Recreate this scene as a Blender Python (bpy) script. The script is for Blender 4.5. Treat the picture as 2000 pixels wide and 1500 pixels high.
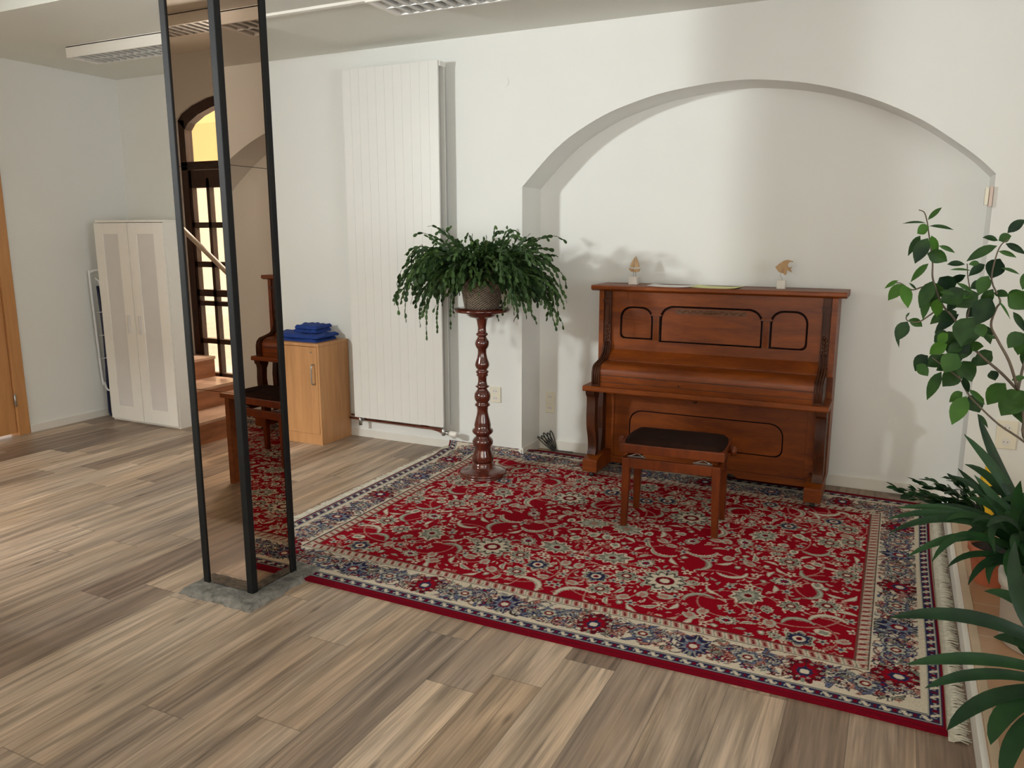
import bpy, math, random
import numpy as np
from mathutils import Vector, Matrix

random.seed(7)
RNG = np.random.default_rng(11)
for o in list(bpy.data.objects):
    bpy.data.objects.remove(o)
SC = bpy.context.scene
COL = SC.collection

# ------------------------------------------------------------------ camera
F_PX = 1538.0
YAW, PITCH = math.radians(-26.02), math.radians(10.88)
CAM = Vector((0, 0, 1.6))
fwd = Vector((math.sin(YAW) * math.cos(PITCH), math.cos(YAW) * math.cos(PITCH), -math.sin(PITCH)))
rgt = Vector((math.cos(YAW), -math.sin(YAW), 0))
dwn = fwd.cross(rgt)
cd = bpy.data.cameras.new('camera')
cd.sensor_fit = 'HORIZONTAL'
cd.sensor_width = 36
cd.lens = 36 * F_PX / 2000
cd.clip_start = 0.02
cam = bpy.data.objects.new('camera', cd)
COL.objects.link(cam)
cam.matrix_world = Matrix(((rgt.x, -dwn.x, -fwd.x, CAM.x), (rgt.y, -dwn.y, -fwd.y, CAM.y), (rgt.z, -dwn.z, -fwd.z, CAM.z), (0, 0, 0, 1)))
SC.camera = cam


def at(px, py, Y):
    d = rgt * ((px - 1000) / F_PX) + dwn * ((py - 750) / F_PX) + fwd
    return CAM + d * (Y / d.y)


# ------------------------------------------------------------------ light
w = bpy.data.worlds.new('world')
SC.world = w
w.use_nodes = True
w.node_tree.nodes['Background'].inputs[0].default_value = (1.0, 0.98, 0.95, 1)
w.node_tree.nodes['Background'].inputs[1].default_value = 1.3


def area(name, loc, target, sx, sy, power, col=(1, 1, 1), spread=math.pi):
    l = bpy.data.lights.new(name, 'AREA')
    l.shape = 'RECTANGLE'
    l.size, l.size_y = sx, sy
    l.energy = power
    l.color = col
    l.spread = spread
    o = bpy.data.objects.new(name, l)
    COL.objects.link(o)
    o.location = loc
    d = Vector(target) - Vector(loc)
    o.rotation_euler = d.to_track_quat('-Z', 'Z').to_euler()
    return o


area('door_daylight', (-4.86, -0.30, 2.32), (-1.5, 4.97, 1.75), 0.34, 0.26, 40, (0.92, 0.965, 1.0), math.radians(85))
area('street_sky_fill', (-5.2, -2.7, 4.4), (-4.3, 2.4, 0.2), 2.6, 1.6, 640, (0.96, 0.98, 1.0), math.radians(120))  # added fill lamp above the street, brightens the left floor through the door
area('shop_front_fill', (-0.6, -1.2, 1.8), (-3.0, 4.97, 4.2), 3.2, 1.4, 52, (0.88, 0.93, 1.0))  # added soft fill lamp behind the camera for the ambient level
area('right_side_fill', (2.52, 1.1, 1.75), (-3.5, 2.4, 4.0), 1.8, 1.4, 38, (0.88, 0.93, 1.0), math.radians(120))  # added fill lamp on the right, lifts the niche jamb and left wall
sl = bpy.data.lights.new('sun', 'SUN')
sl.energy = 11
sl.angle = math.radians(1)
sl.color = (1, 0.97, 0.92)
so = bpy.data.objects.new('sun', sl)
COL.objects.link(so)
so.rotation_euler = Vector((0.2, -0.40, -0.88)).to_track_quat('-Z', 'Y').to_euler()
SC.view_settings.view_transform = 'Standard'
SC.view_settings.look = 'None'
SC.view_settings.gamma = 1
SC.view_settings.use_curve_mapping = False
SC.view_settings.exposure = 0.10
SC.cycles.max_bounces = 10
SC.cycles.diffuse_bounces = 6
SC.cycles.glossy_bounces = 5
SC.cycles.transparent_max_bounces = 12
SC.cycles.caustics_reflective = False
SC.cycles.caustics_refractive = False
SC.cycles.sample_clamp_indirect = 6.0


# ------------------------------------------------------------------ materials
def lin(c):
    return tuple(((v / 255) / 12.92 if v / 255 <= 0.04045 else ((v / 255 + 0.055) / 1.055) ** 2.4) for v in c)


class NT:
    def __init__(s, name):
        s.m = bpy.data.materials.new(name)
        s.m.use_nodes = True
        s.t = s.m.node_tree
        s.b = s.t.nodes['Principled BSDF']

    def n(s, typ, **kw):
        nd = s.t.nodes.new(typ)
        for k, v in kw.items():
            setattr(nd, k, v)
        return nd

    def l(s, a, b):
        s.t.links.new(a, b)

    def val(s, x):
        return x

    def math(s, op, a, b=None, c=None):
        nd = s.n('ShaderNodeMath', operation=op)
        for i, v in enumerate((a, b, c)):
            if v is None:
                continue
            if isinstance(v, (int, float)):
                nd.inputs[i].default_value = v
            else:
                s.l(v, nd.inputs[i])
        return nd.outputs[0]

    def mix(s, f, a, b, blend='MIX'):
        nd = s.n('ShaderNodeMix', data_type='RGBA', blend_type=blend)
        for sock, v in ((nd.inputs[0], f), (nd.inputs[6], a), (nd.inputs[7], b)):
            if isinstance(v, (int, float)):
                sock.default_value = v
            elif isinstance(v, tuple):
                sock.default_value = (*v[:3], 1)
            else:
                s.l(v, sock)
        return nd.outputs[2]


def coords(N, scale=(1, 1, 1), kind='Object'):
    tc = N.n('ShaderNodeTexCoord')
    mp = N.n('ShaderNodeMapping')
    mp.inputs['Scale'].default_value = scale
    N.l(tc.outputs[kind], mp.inputs[0])
    return mp.outputs[0]


MATS = {}


def mat(name, rgb, rough=0.5, metal=0.0, var=0.06, scale=8.0, bump=0.0, bscale=60.0, spec=0.5, coat=0.0, sss=0.0, trans=0.0, stretch=(1, 1, 1)):
    if name in MATS:
        return MATS[name]
    N = NT(name)
    c = lin(rgb)
    co = coords(N, stretch)
    nz = N.n('ShaderNodeTexNoise')
    nz.inputs['Scale'].default_value = scale
    nz.inputs['Detail'].default_value = 4
    N.l(co, nz.inputs['Vector'])
    rm = N.n('ShaderNodeMapRange')
    rm.inputs[1].default_value = 0.3
    rm.inputs[2].default_value = 0.7
    N.l(nz.outputs[0], rm.inputs[0])
    lo = tuple(v * (1 - var) for v in c)
    hi = tuple(min(1, v * (1 + var)) for v in c)
    N.l(N.mix(rm.outputs[0], lo, hi), N.b.inputs['Base Color'])
    N.b.inputs['Roughness'].default_value = rough
    N.b.inputs['Metallic'].default_value = metal
    N.b.inputs['Specular IOR Level'].default_value = spec
    N.b.inputs['Coat Weight'].default_value = coat
    if trans:
        N.b.inputs['Transmission Weight'].default_value = trans
    if bump:
        b2 = N.n('ShaderNodeTexNoise')
        b2.inputs['Scale'].default_value = bscale
        b2.inputs['Detail'].default_value = 5
        N.l(co, b2.inputs['Vector'])
        bp = N.n('ShaderNodeBump')
        bp.inputs['Strength'].default_value = bump
        bp.inputs['Distance'].default_value = 0.01
        N.l(b2.outputs[0], bp.inputs['Height'])
        N.l(bp.outputs[0], N.b.inputs['Normal'])
    MATS[name] = N.m
    return N.m


def wood(name, dark, light, rough=0.35, stretch=(1, 12, 12), scale=3.0, bump=0.04, coat=0.0, fig=0.5, spec=0.5):
    if name in MATS:
        return MATS[name]
    N = NT(name)
    co = coords(N, stretch)
    a = N.n('ShaderNodeTexNoise')
    a.inputs['Scale'].default_value = scale
    a.inputs['Detail'].default_value = 6
    a.inputs['Distortion'].default_value = fig
    N.l(co, a.inputs['Vector'])
    b = N.n('ShaderNodeTexNoise')
    b.inputs['Scale'].default_value = scale * 9
    b.inputs['Detail'].default_value = 3
    N.l(co, b.inputs['Vector'])
    f = N.math('ADD', N.math('MULTIPLY', a.outputs[0], 0.75), N.math('MULTIPLY', b.outputs[0], 0.25))
    rm = N.n('ShaderNodeMapRange')
    rm.inputs[1].default_value = 0.35
    rm.inputs[2].default_value = 0.65
    N.l(f, rm.inputs[0])
    N.l(N.mix(rm.outputs[0], lin(dark), lin(light)), N.b.inputs['Base Color'])
    N.b.inputs['Roughness'].default_value = rough
    N.b.inputs['Coat Weight'].default_value = coat
    N.b.inputs['Specular IOR Level'].default_value = spec
    N.b.inputs['Coat Roughness'].default_value = 0.12
    bp = N.n('ShaderNodeBump')
    bp.inputs['Strength'].default_value = bump
    bp.inputs['Distance'].default_value = 0.01
    N.l(b.outputs[0], bp.inputs['Height'])
    N.l(bp.outputs[0], N.b.inputs['Normal'])
    MATS[name] = N.m
    return N.m


def floor_material():
    N = NT('oak_plank_vinyl')
    tc = N.n('ShaderNodeTexCoord')
    sp = N.n('ShaderNodeSeparateXYZ')
    N.l(tc.outputs['Object'], sp.inputs[0])
    X, Y = sp.outputs[0], sp.outputs[1]
    W, L = 0.2, 1.22
    xs = N.math('DIVIDE', N.math('ADD', X, 20.029), W)
    col = N.math('FLOOR', xs)
    fx = N.math('SUBTRACT', xs, col)
    wn = N.n('ShaderNodeTexWhiteNoise', noise_dimensions='1D')
    N.l(col, wn.inputs['W'])
    ys = N.math('ADD', N.math('DIVIDE', N.math('ADD', Y, 20.0), L), wn.outputs['Value'])
    row = N.math('FLOOR', ys)
    fy = N.math('SUBTRACT', ys, row)
    cb = N.n('ShaderNodeCombineXYZ')
    N.l(col, cb.inputs[0])
    N.l(row, cb.inputs[1])
    w2 = N.n('ShaderNodeTexWhiteNoise', noise_dimensions='2D')
    N.l(cb.outputs[0], w2.inputs['Vector'])
    rnd = w2.outputs['Value']
    cr = N.n('ShaderNodeValToRGB')
    cr.color_ramp.interpolation = 'LINEAR'
    pts = [(0.0, (132, 112, 97)), (0.2, (164, 143, 124)), (0.4, (196, 174, 150)), (0.6, (160, 143, 128)), (0.8, (206, 186, 164)), (1.0, (140, 122, 108))]
    el = cr.color_ramp.elements
    el[0].position, el[0].color = pts[0][0], (*lin(pts[0][1]), 1)
    el[1].position, el[1].color = pts[-1][0], (*lin(pts[-1][1]), 1)
    for p, c in pts[1:-1]:
        e = el.new(p)
        e.color = (*lin(c), 1)
    N.l(rnd, cr.inputs[0])
    # grain coordinates: shifted per plank so that no grain runs over a joint
    gx = N.math('ADD', N.math('MULTIPLY', X, 1.0), N.math('MULTIPLY', rnd, 37.0))
    gy = N.math('ADD', Y, N.math('MULTIPLY', rnd, 91.0))
    gc = N.n('ShaderNodeCombineXYZ')
    N.l(gx, gc.inputs[0])
    N.l(gy, gc.inputs[1])

    def noise(sx, sy, det, dist=0.0):
        mp = N.n('ShaderNodeMapping')
        mp.inputs['Scale'].default_value = (sx, sy, 1)
        N.l(gc.outputs[0], mp.inputs[0])
        nz = N.n('ShaderNodeTexNoise')
        nz.inputs['Scale'].default_value = 1.0
        nz.inputs['Detail'].default_value = det
        nz.inputs['Distortion'].default_value = dist
        N.l(mp.outputs[0], nz.inputs['Vector'])
        return nz.outputs[0]
    g1 = noise(10, 0.7, 6, 1.6)
    g2 = noise(120, 3.5, 4, 0.2)
    g3 = noise(6, 1.2, 3, 0.5)
    g4 = noise(26, 1.1, 7, 1.4)

    def rng(v, a, b, c_, d_):
        r_ = N.n('ShaderNodeMapRange')
        for q_, x_ in enumerate((a, b, c_, d_)):
            r_.inputs[q_ + 1].default_value = x_
        N.l(v, r_.inputs[0])
        return r_.outputs[0]
    k1 = rng(g1, 0.36, 0.66, 0.62, 1.16)
    k2 = rng(g2, 0.3, 0.7, 0.80, 1.18)
    k4 = rng(g4, 0.50, 0.68, 1.0, 0.62)
    c = N.mix(1.0, cr.outputs[0], N.math('MULTIPLY', N.math('MULTIPLY', k1, k2), k4), 'MULTIPLY')
    # knots
    kn = N.n('ShaderNodeTexVoronoi')
    kn.inputs['Scale'].default_value = 1.0
    mp = N.n('ShaderNodeMapping')
    mp.inputs['Scale'].default_value = (7, 2.2, 1)
    N.l(gc.outputs[0], mp.inputs[0])
    N.l(mp.outputs[0], kn.inputs['Vector'])
    kr = N.n('ShaderNodeMapRange')
    kr.inputs[1].default_value = 0.02
    kr.inputs[2].default_value = 0.11
    kr.inputs[3].default_value = 0.45
    kr.inputs[4].default_value = 1.0
    N.l(kn.outputs['Distance'], kr.inputs[0])
    c = N.mix(1.0, c, kr.outputs[0], 'MULTIPLY')
    tint = N.mix(g3, lin((255, 242, 226)), lin((240, 243, 248)))
    c = N.mix(1.0, c, tint, 'MULTIPLY')
    dx = N.math('MINIMUM', fx, N.math('SUBTRACT', 1.0, fx))
    dy = N.math('MINIMUM', fy, N.math('SUBTRACT', 1.0, fy))
    ex = N.math('LESS_THAN', dx, 0.008)
    ey = N.math('LESS_THAN', dy, 0.0016)
    ed = N.math('MAXIMUM', ex, ey)
    c = N.mix(N.math('MULTIPLY', ed, 0.45), c, (0.03, 0.022, 0.016))
    N.l(c, N.b.inputs['Base Color'])
    N.b.inputs['Roughness'].default_value = 0.42
    N.b.inputs['Specular IOR Level'].default_value = 0.45
    bp = N.n('ShaderNodeBump')
    bp.inputs['Strength'].default_value = 0.12
    bp.inputs['Distance'].default_value = 0.002
    N.l(g2, bp.inputs['Height'])
    N.l(bp.outputs[0], N.b.inputs['Normal'])
    return N.m


def tile_material():
    N = NT('terracotta_floor_tile')
    co = coords(N, (1, 1, 1))
    br = N.n('ShaderNodeTexBrick')
    br.offset = 0.0
    br.inputs['Scale'].default_value = 1.0
    br.inputs['Brick Width'].default_value = 0.3
    br.inputs['Row Height'].default_value = 0.3
    br.inputs['Mortar Size'].default_value = 0.004
    br.inputs['Color1'].default_value = (*lin((178, 140, 106)), 1)
    br.inputs['Color2'].default_value = (*lin((168, 128, 95)), 1)
    br.inputs['Mortar'].default_value = (*lin((190, 175, 155)), 1)
    N.l(co, br.inputs['Vector'])
    nz = N.n('ShaderNodeTexNoise')
    nz.inputs['Scale'].default_value = 9
    nz.inputs['Detail'].default_value = 5
    N.l(co, nz.inputs['Vector'])
    N.l(N.mix(0.35, br.outputs[0], N.mix(nz.outputs[0], lin((150, 105, 75)), lin((200, 165, 130)))), N.b.inputs['Base Color'])
    N.b.inputs['Roughness'].default_value = 0.35
    return N.m


def rug_material():
    N = NT('woven_rug_pile')
    at_ = N.n('ShaderNodeAttribute', attribute_name='weave')
    co = coords(N)
    nz = N.n('ShaderNodeTexNoise')
    nz.inputs['Scale'].default_value = 260
    nz.inputs['Detail'].default_value = 2
    N.l(co, nz.inputs['Vector'])
    r = N.n('ShaderNodeMapRange')
    r.inputs[1].default_value = 0.3
    r.inputs[2].default_value = 0.7
    r.inputs[3].default_value = 0.78
    r.inputs[4].default_value = 1.15
    N.l(nz.outputs[0], r.inputs[0])
    N.l(N.mix(1.0, at_.outputs['Color'], r.outputs[0], 'MULTIPLY'), N.b.inputs['Base Color'])
    N.b.inputs['Roughness'].default_value = 0.9
    N.b.inputs['Specular IOR Level'].default_value = 0.05
    bp = N.n('ShaderNodeBump')
    bp.inputs['Strength'].default_value = 0.5
    bp.inputs['Distance'].default_value = 0.004
    N.l(nz.outputs[0], bp.inputs['Height'])
    N.l(bp.outputs[0], N.b.inputs['Normal'])
    return N.m


def basket_material():
    N = NT('woven_wicker')
    tc = N.n('ShaderNodeTexCoord')
    sp = N.n('ShaderNodeSeparateXYZ')
    N.l(tc.outputs['Object'], sp.inputs[0])
    ang = N.math('ARCTAN2', sp.outputs[1], sp.outputs[0])
    a = N.math('SINE', N.math('MULTIPLY', ang, 34))
    z = N.math('SINE', N.math('MULTIPLY', sp.outputs[2], 420))
    h = N.math('MULTIPLY', a, z)
    r = N.n('ShaderNodeMapRange')
    r.inputs[1].default_value = -1
    r.inputs[2].default_value = 1
    N.l(h, r.inputs[0])
    N.l(N.mix(r.outputs[0], lin((84, 72, 60)), lin((168, 148, 126))), N.b.inputs['Base Color'])
    N.b.inputs['Roughness'].default_value = 0.7
    bp = N.n('ShaderNodeBump')
    bp.inputs['Strength'].default_value = 0.9
    bp.inputs['Distance'].default_value = 0.008
    N.l(h, bp.inputs['Height'])
    N.l(bp.outputs[0], N.b.inputs['Normal'])
    return N.m


def leaf_material(name, a, b, rough=0.4, coat=0.0):
    N = NT(name)
    oi = N.n('ShaderNodeAttribute', attribute_name='shade')
    co = coords(N)
    nz = N.n('ShaderNodeTexNoise')
    nz.inputs['Scale'].default_value = 14
    N.l(co, nz.inputs['Vector'])
    f = N.math('ADD', N.math('MULTIPLY', oi.outputs['Fac'], 0.8), N.math('MULTIPLY', N.math('SUBTRACT', nz.outputs[0], 0.5), 0.6))
    c = N.mix(f, lin(a), lin(b))
    N.l(c, N.b.inputs['Base Color'])
    N.b.inputs['Roughness'].default_value = rough
    N.b.inputs['Coat Weight'].default_value = coat
    N.b.inputs['Specular IOR Level'].default_value = 0.25
    tr = N.n('ShaderNodeBsdfTranslucent')
    N.l(c, tr.inputs[0])
    mx = N.n('ShaderNodeMixShader')
    mx.inputs[0].default_value = 0.12
    out = N.t.nodes['Material Output']
    N.l(N.b.outputs[0], mx.inputs[1])
    N.l(tr.outputs[0], mx.inputs[2])
    N.l(mx.outputs[0], out.inputs[0])
    return N.m


def glass_material(name, tint, gloss=0.06):
    N = NT(name)
    tr = N.n('ShaderNodeBsdfTransparent')
    tr.inputs[0].default_value = (*lin(tint), 1)
    gl = N.n('ShaderNodeBsdfGlossy')
    gl.inputs['Roughness'].default_value = 0.02
    mx = N.n('ShaderNodeMixShader')
    mx.inputs[0].default_value = gloss
    N.l(tr.outputs[0], mx.inputs[1])
    N.l(gl.outputs[0], mx.inputs[2])
    N.l(mx.outputs[0], N.t.nodes['Material Output'].inputs[0])
    return N.m


M_WALL = mat('white_plaster', (231, 231.5, 227.5), 0.9, var=0.012, scale=2.0, bump=0.12, bscale=9, spec=0.2)
M_CEIL = mat('ceiling_plaster', (228, 229, 222), 0.95, var=0.015, scale=1.5, bump=0.15, bscale=6, spec=0.1)
M_SKIRT = mat('white_skirting_paint', (226, 222, 214), 0.5, var=0.02)
M_FLOOR = floor_material()
M_TILE = tile_material()
M_MIRROR = mat('bronze_mirror', (193, 173, 156), 0.0, metal=1.0, var=0.0)
M_BLACK = mat('black_profile', (14, 15, 15), 0.6, var=0.15, scale=30, spec=0.3)
M_CONC = mat('rough_concrete', (116, 113, 106), 0.9, var=0.45, scale=25, bump=0.8, bscale=70)
M_WPAINT = mat('white_lacquer', (238, 234, 226), 0.35, var=0.01)
M_FROST = mat('frosted_panel', (218, 214, 211), 0.25, var=0.02)
M_RAD = mat('white_enamel', (226, 225, 220), 0.4, var=0.01)
M_RADD = mat('radiator_core_grey', (150, 148, 140), 0.6, var=0.05)
M_BEECH = wood('beech_veneer', (188, 136, 88), (206, 153, 102), 0.42, (14, 14, 1.2), 2.2)
M_DOORW = wood('beech_door_veneer', (186, 132, 80), (200, 146, 92), 0.42, (14, 14, 1.0), 2.0)
M_PIANO = wood('mahogany_veneer', (98, 42, 6), (136, 66, 10), 0.40, (1.0, 5, 6), 2.2, 0.01, 0.0, 0.8, 0.34)
M_PIANOD = wood('dark_carved_mahogany', (50, 24, 12), (84, 44, 22), 0.45, (8, 8, 1.5), 3.0, 0.05, 0.0, 0.5, 0.25)
M_GROOVE = mat('dark_brown_groove', (38, 16, 8), 0.5, var=0.1)  # one dark brown for grooves, outlines and keyhole
M_STAND = wood('polished_redbrown_wood', (62, 22, 14), (96, 38, 22), 0.18, (4, 4, 1), 5.0, 0.01, 0.8)
M_STOOLW = wood('stool_mahogany', (84, 34, 8), (114, 50, 12), 0.35, (6, 6, 2), 3.0, 0.02, 0.0, 0.5, 0.3)
M_VELVET = mat('dark_brown_velvet', (36, 20, 14), 0.95, var=0.2, scale=20, spec=0.1)
M_BRASS = mat('brass', (190, 150, 90), 0.3, metal=0.9, var=0.1)
M_STEEL = mat('brushed_steel', (180, 180, 178), 0.3, metal=0.9, var=0.05)
M_CREAMP = mat('cream_plastic', (232, 226, 206), 0.4, var=0.02)
M_DARKP = mat('dark_plastic', (40, 38, 36), 0.5, var=0.1)
M_COPPER = mat('painted_copper_pipe', (132, 74, 58), 0.4, metal=0.3, var=0.25, scale=20)
M_BLUE = mat('royal_blue_fleece', (18, 54, 128), 0.85, var=0.12, scale=18, bump=0.3, bscale=90)
M_GREYF = mat('dark_grey_fabric', (70, 68, 66), 0.9, var=0.1)
M_LOUV = mat('louvre_aluminium', (214, 214, 210), 0.45, metal=0.15, var=0.04)
M_TUBEW = mat('white_coated_tube', (222, 222, 224), 0.3, var=0.02)
M_NAVY = mat('navy_coated_tube', (22, 26, 62), 0.35, var=0.05)
M_TERRA = mat('terracotta_clay', (178, 98, 66), 0.7, var=0.12, scale=12)
M_POT = mat('cream_glazed_pot', (205, 196, 182), 0.45, var=0.03)
M_SOIL = mat('potting_soil', (42, 32, 25), 1.0, var=0.4, scale=60, bump=0.8, bscale=90)
M_YELLOW = mat('yellow_glaze', (238, 190, 46), 0.3, var=0.06)
M_FRINGE = mat('cream_cotton_fringe', (200, 194, 178), 0.9, var=0.15, scale=60)
M_STEM = mat('grey_brown_bark', (92, 80, 66), 0.8, var=0.2, scale=40)
M_GSTEM = mat('green_stem', (60, 84, 46), 0.6, var=0.2, scale=30)
M_WOODTOY = wood('pale_cut_wood', (160, 124, 84), (196, 160, 114), 0.6, (8, 8, 2), 6)
M_WBLOCK = mat('white_wood_block', (226, 220, 210), 0.6, var=0.03)
M_PAPER = mat('white_paper', (222, 218, 214), 0.8, var=0.02)
M_PAPERY = mat('pale_yellow_paper', (222, 224, 160), 0.8, var=0.02)
M_DKFRAME = wood('dark_brown_window_frame', (44, 26, 18), (66, 42, 30), 0.45, (6, 6, 2), 4)
M_STAIR = wood('laminate_stair_boards', (140, 92, 62), (176, 124, 88), 0.4, (10, 1.2, 10), 2.4)
M_TREAD = wood('stair_tread_boards', (176, 146, 126), (204, 176, 156), 0.3, (10, 1.2, 10), 2.4)
M_RAIL = wood('painted_handrail', (196, 184, 168), (222, 212, 198), 0.5)
M_TABLE = wood('brown_table_wood', (134, 74, 34), (160, 92, 46), 0.4)
M_FACY = mat('yellow_facade_render', (240, 218, 158), 0.95, var=0.03)
M_FACC = mat('cream_facade_render', (252, 246, 230), 0.95, var=0.03)
M_PAVE = mat('grey_pavement', (190, 186, 178), 0.95, var=0.1)
M_GLASS = glass_material('window_glass', (252, 252, 250))
M_RUG = rug_material()
M_BASKET = basket_material()
M_LEAF = leaf_material('broad_green_leaf', (16, 40, 20), (72, 116, 36), 0.55, 0.0)
M_CLIVIA = leaf_material('strap_green_leaf', (20, 42, 25), (46, 84, 40), 0.45, 0.0)
M_CACT = leaf_material('cactus_segment', (30, 54, 28), (88, 116, 56), 0.5)
M_SMALL = leaf_material('small_dark_leaf', (18, 42, 22), (40, 76, 38), 0.5)


# ------------------------------------------------------------------ mesh helpers
class MB:
    """collects shapes in world coordinates and links them as one mesh object"""

    def __init__(s):
        s.v, s.f, s.sm, s.sh = [], [], [], []
        s.mi, s.curm = [], 0

    def add(s, vs, fs, smooth=False, shade=None):
        n = len(s.v)
        s.v += [tuple(v) for v in vs]
        s.f += [tuple(i + n for i in f) for f in fs]
        s.sm += [smooth] * len(fs)
        s.mi += [s.curm] * len(fs)
        s.sh += [0.3 if shade is None else shade] * len(vs)
        return s

    def box(s, x0, x1, y0, y1, z0, z1):
        v = [(x, y, z) for z in (z0, z1) for y in (y0, y1) for x in (x0, x1)]
        return s.add(v, [(0, 2, 3, 1), (4, 5, 7, 6), (0, 1, 5, 4), (2, 6, 7, 3), (0, 4, 6, 2), (1, 3, 7, 5)])

    def prism(s, pts, axis, a, b, smooth=False):
        """pts 2-D outline; axis 0: (y,z), 1: (x,z), 2: (x,y); extruded from a to b"""
        def P(p, t):
            return (t, p[0], p[1]) if axis == 0 else (p[0], t, p[1]) if axis == 1 else (p[0], p[1], t)
        n = len(pts)
        v = [P(p, a) for p in pts] + [P(p, b) for p in pts]
        f = [(i, (i + 1) % n, (i + 1) % n + n, i + n) for i in range(n)]
        s.add(v, f, smooth)
        s.add([P(p, a) for p in pts], [tuple(range(n))[::-1]])
        s.add([P(p, b) for p in pts], [tuple(range(n))])
        return s

    def tube(s, path, r, n=8, closed=False, cap=True, shade=None):
        path = [Vector(p) for p in path]
        rs = r if isinstance(r, (list, tuple)) else [r] * len(path)
        m = len(path)
        rings = []
        up = Vector((0, 0, 1))
        prev = None
        for i, p in enumerate(path):
            if closed:
                t = path[(i + 1) % m] - path[i - 1]
            else:
                t = path[min(i + 1, m - 1)] - path[max(i - 1, 0)]
            t = t.normalized() if t.length > 1e-9 else Vector((0, 0, 1))
            if prev is None:
                a = t.cross(up)
                if a.length < 1e-3:
                    a = t.cross(Vector((1, 0, 0)))
            else:
                a = prev - t * prev.dot(t)
                if a.length < 1e-6:
                    a = t.cross(up)
            a.normalize()
            prev = a
            b = t.cross(a)
            rings.append([p + a * (rs[i] * math.cos(2 * math.pi * k / n)) + b * (rs[i] * math.sin(2 * math.pi * k / n)) for k in range(n)])
        v = [q for rg in rings for q in rg]
        f = []
        for i in range(m if closed else m - 1):
            j = (i + 1) % m
            for k in range(n):
                f.append((i * n + k, i * n + (k + 1) % n, j * n + (k + 1) % n, j * n + k))
        if cap and not closed:
            f.append(tuple(range(n))[::-1])
            f.append(tuple((m - 1) * n + k for k in range(n)))
        return s.add(v, f, True, shade)

    def lathe(s, cx, cy, prof, n=32, cap=True):
        v, f = [], []
        for r, z in prof:
            for k in range(n):
                a = 2 * math.pi * k / n
                v.append((cx + r * math.cos(a), cy + r * math.sin(a), z))
        for i in range(len(prof) - 1):
            for k in range(n):
                f.append((i * n + k, i * n + (k + 1) % n, (i + 1) * n + (k + 1) % n, (i + 1) * n + k))
        if cap:
            f.append(tuple(range(n))[::-1])
            f.append(tuple((len(prof) - 1) * n + k for k in range(n)))
        return s.add(v, f, True)

    def ball(s, c, r, sx=1, sy=1, sz=1, n=12):
        v, f = [], []
        m = n // 2
        for i in range(m + 1):
            t = math.pi * i / m
            for k in range(n):
                a = 2 * math.pi * k / n
                v.append((c[0] + r * sx * math.sin(t) * math.cos(a), c[1] + r * sy * math.sin(t) * math.sin(a), c[2] + r * sz * math.cos(t)))
        for i in range(m):
            for k in range(n):
                f.append((i * n + k, (i + 1) * n + k, (i + 1) * n + (k + 1) % n, i * n + (k + 1) % n))
        return s.add(v, f, True)

    def blade(s, pts, widths, normal, fold=0.0, shade=0.3):
        """leaf along pts with half widths; two facets with a midrib fold"""
        pts = [Vector(p) for p in pts]
        v, f = [], []
        m = len(pts)
        nv = Vector(normal).normalized()
        for i, p in enumerate(pts):
            t = (pts[min(i + 1, m - 1)] - pts[max(i - 1, 0)]).normalized()
            sd = t.cross(nv)
            if sd.length < 1e-4:
                sd = Vector((1, 0, 0))
            sd.normalize()
            up = sd.cross(t).normalized()
            wd = widths[i]
            v += [p - sd * wd + up * wd * fold, p - sd * wd * 0.5 + up * wd * fold * 0.35, p, p + sd * wd * 0.5 + up * wd * fold * 0.35, p + sd * wd + up * wd * fold]
        for i in range(m - 1):
            for k in range(4):
                a = i * 5 + k
                f.append((a, a + 1, a + 6, a + 5))
        return s.add(v, f, True, shade)

    def build(s, name, material, parent=None, bevel=0.0, seg=2, origin=None, subsurf=0):
        me = bpy.data.meshes.new(name)
        off = Vector(origin) if origin is not None else (Vector(parent['_o']) if parent is not None and '_o' in parent else Vector((0, 0, 0)))
        if parent is None and origin is None:
            off = Vector((0, 0, 0))
        vs = [(x - off.x, y - off.y, z - off.z) for x, y, z in s.v]
        me.from_pydata(vs, [], s.f)
        for m_ in (material if isinstance(material, (list, tuple)) else [material]):
            me.materials.append(m_)
        me.polygons.foreach_set('use_smooth', s.sm)
        me.polygons.foreach_set('material_index', s.mi)
        at_ = me.attributes.new('shade', 'FLOAT', 'POINT')
        at_.data.foreach_set('value', s.sh)
        me.update()
        o = bpy.data.objects.new(name, me)
        COL.objects.link(o)
        if parent is not None:
            o.parent = parent
        else:
            o.location = off
            o['_o'] = tuple(off)
        if parent is not None:
            o['_o'] = tuple(off)
        if bevel:
            b = o.modifiers.new('bevel', 'BEVEL')
            b.width = bevel
            b.segments = seg
            b.limit_method = 'ANGLE'
            b.angle_limit = math.radians(40)
        if subsurf:
            b = o.modifiers.new('subsurf', 'SUBSURF')
            b.levels = b.render_levels = subsurf
        return o


def thing(name, label, cat, loc, group=None):
    o = bpy.data.objects.new(name, None)
    COL.objects.link(o)
    o.location = loc
    o.empty_display_size = 0.1
    o['_o'] = tuple(loc)
    o['label'] = label
    o['category'] = cat
    if group:
        o['group'] = group
    return o


def tag(o, label, cat, group=None):
    o['label'] = label
    o['category'] = cat
    if group:
        o['group'] = group
    return o


def struct(o, label=None, cat=None):
    o['kind'] = 'structure'
    if label:
        o['label'] = label
    if cat:
        o['category'] = cat
    return o


def part(o, label):
    o['label'] = label
    return o


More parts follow.
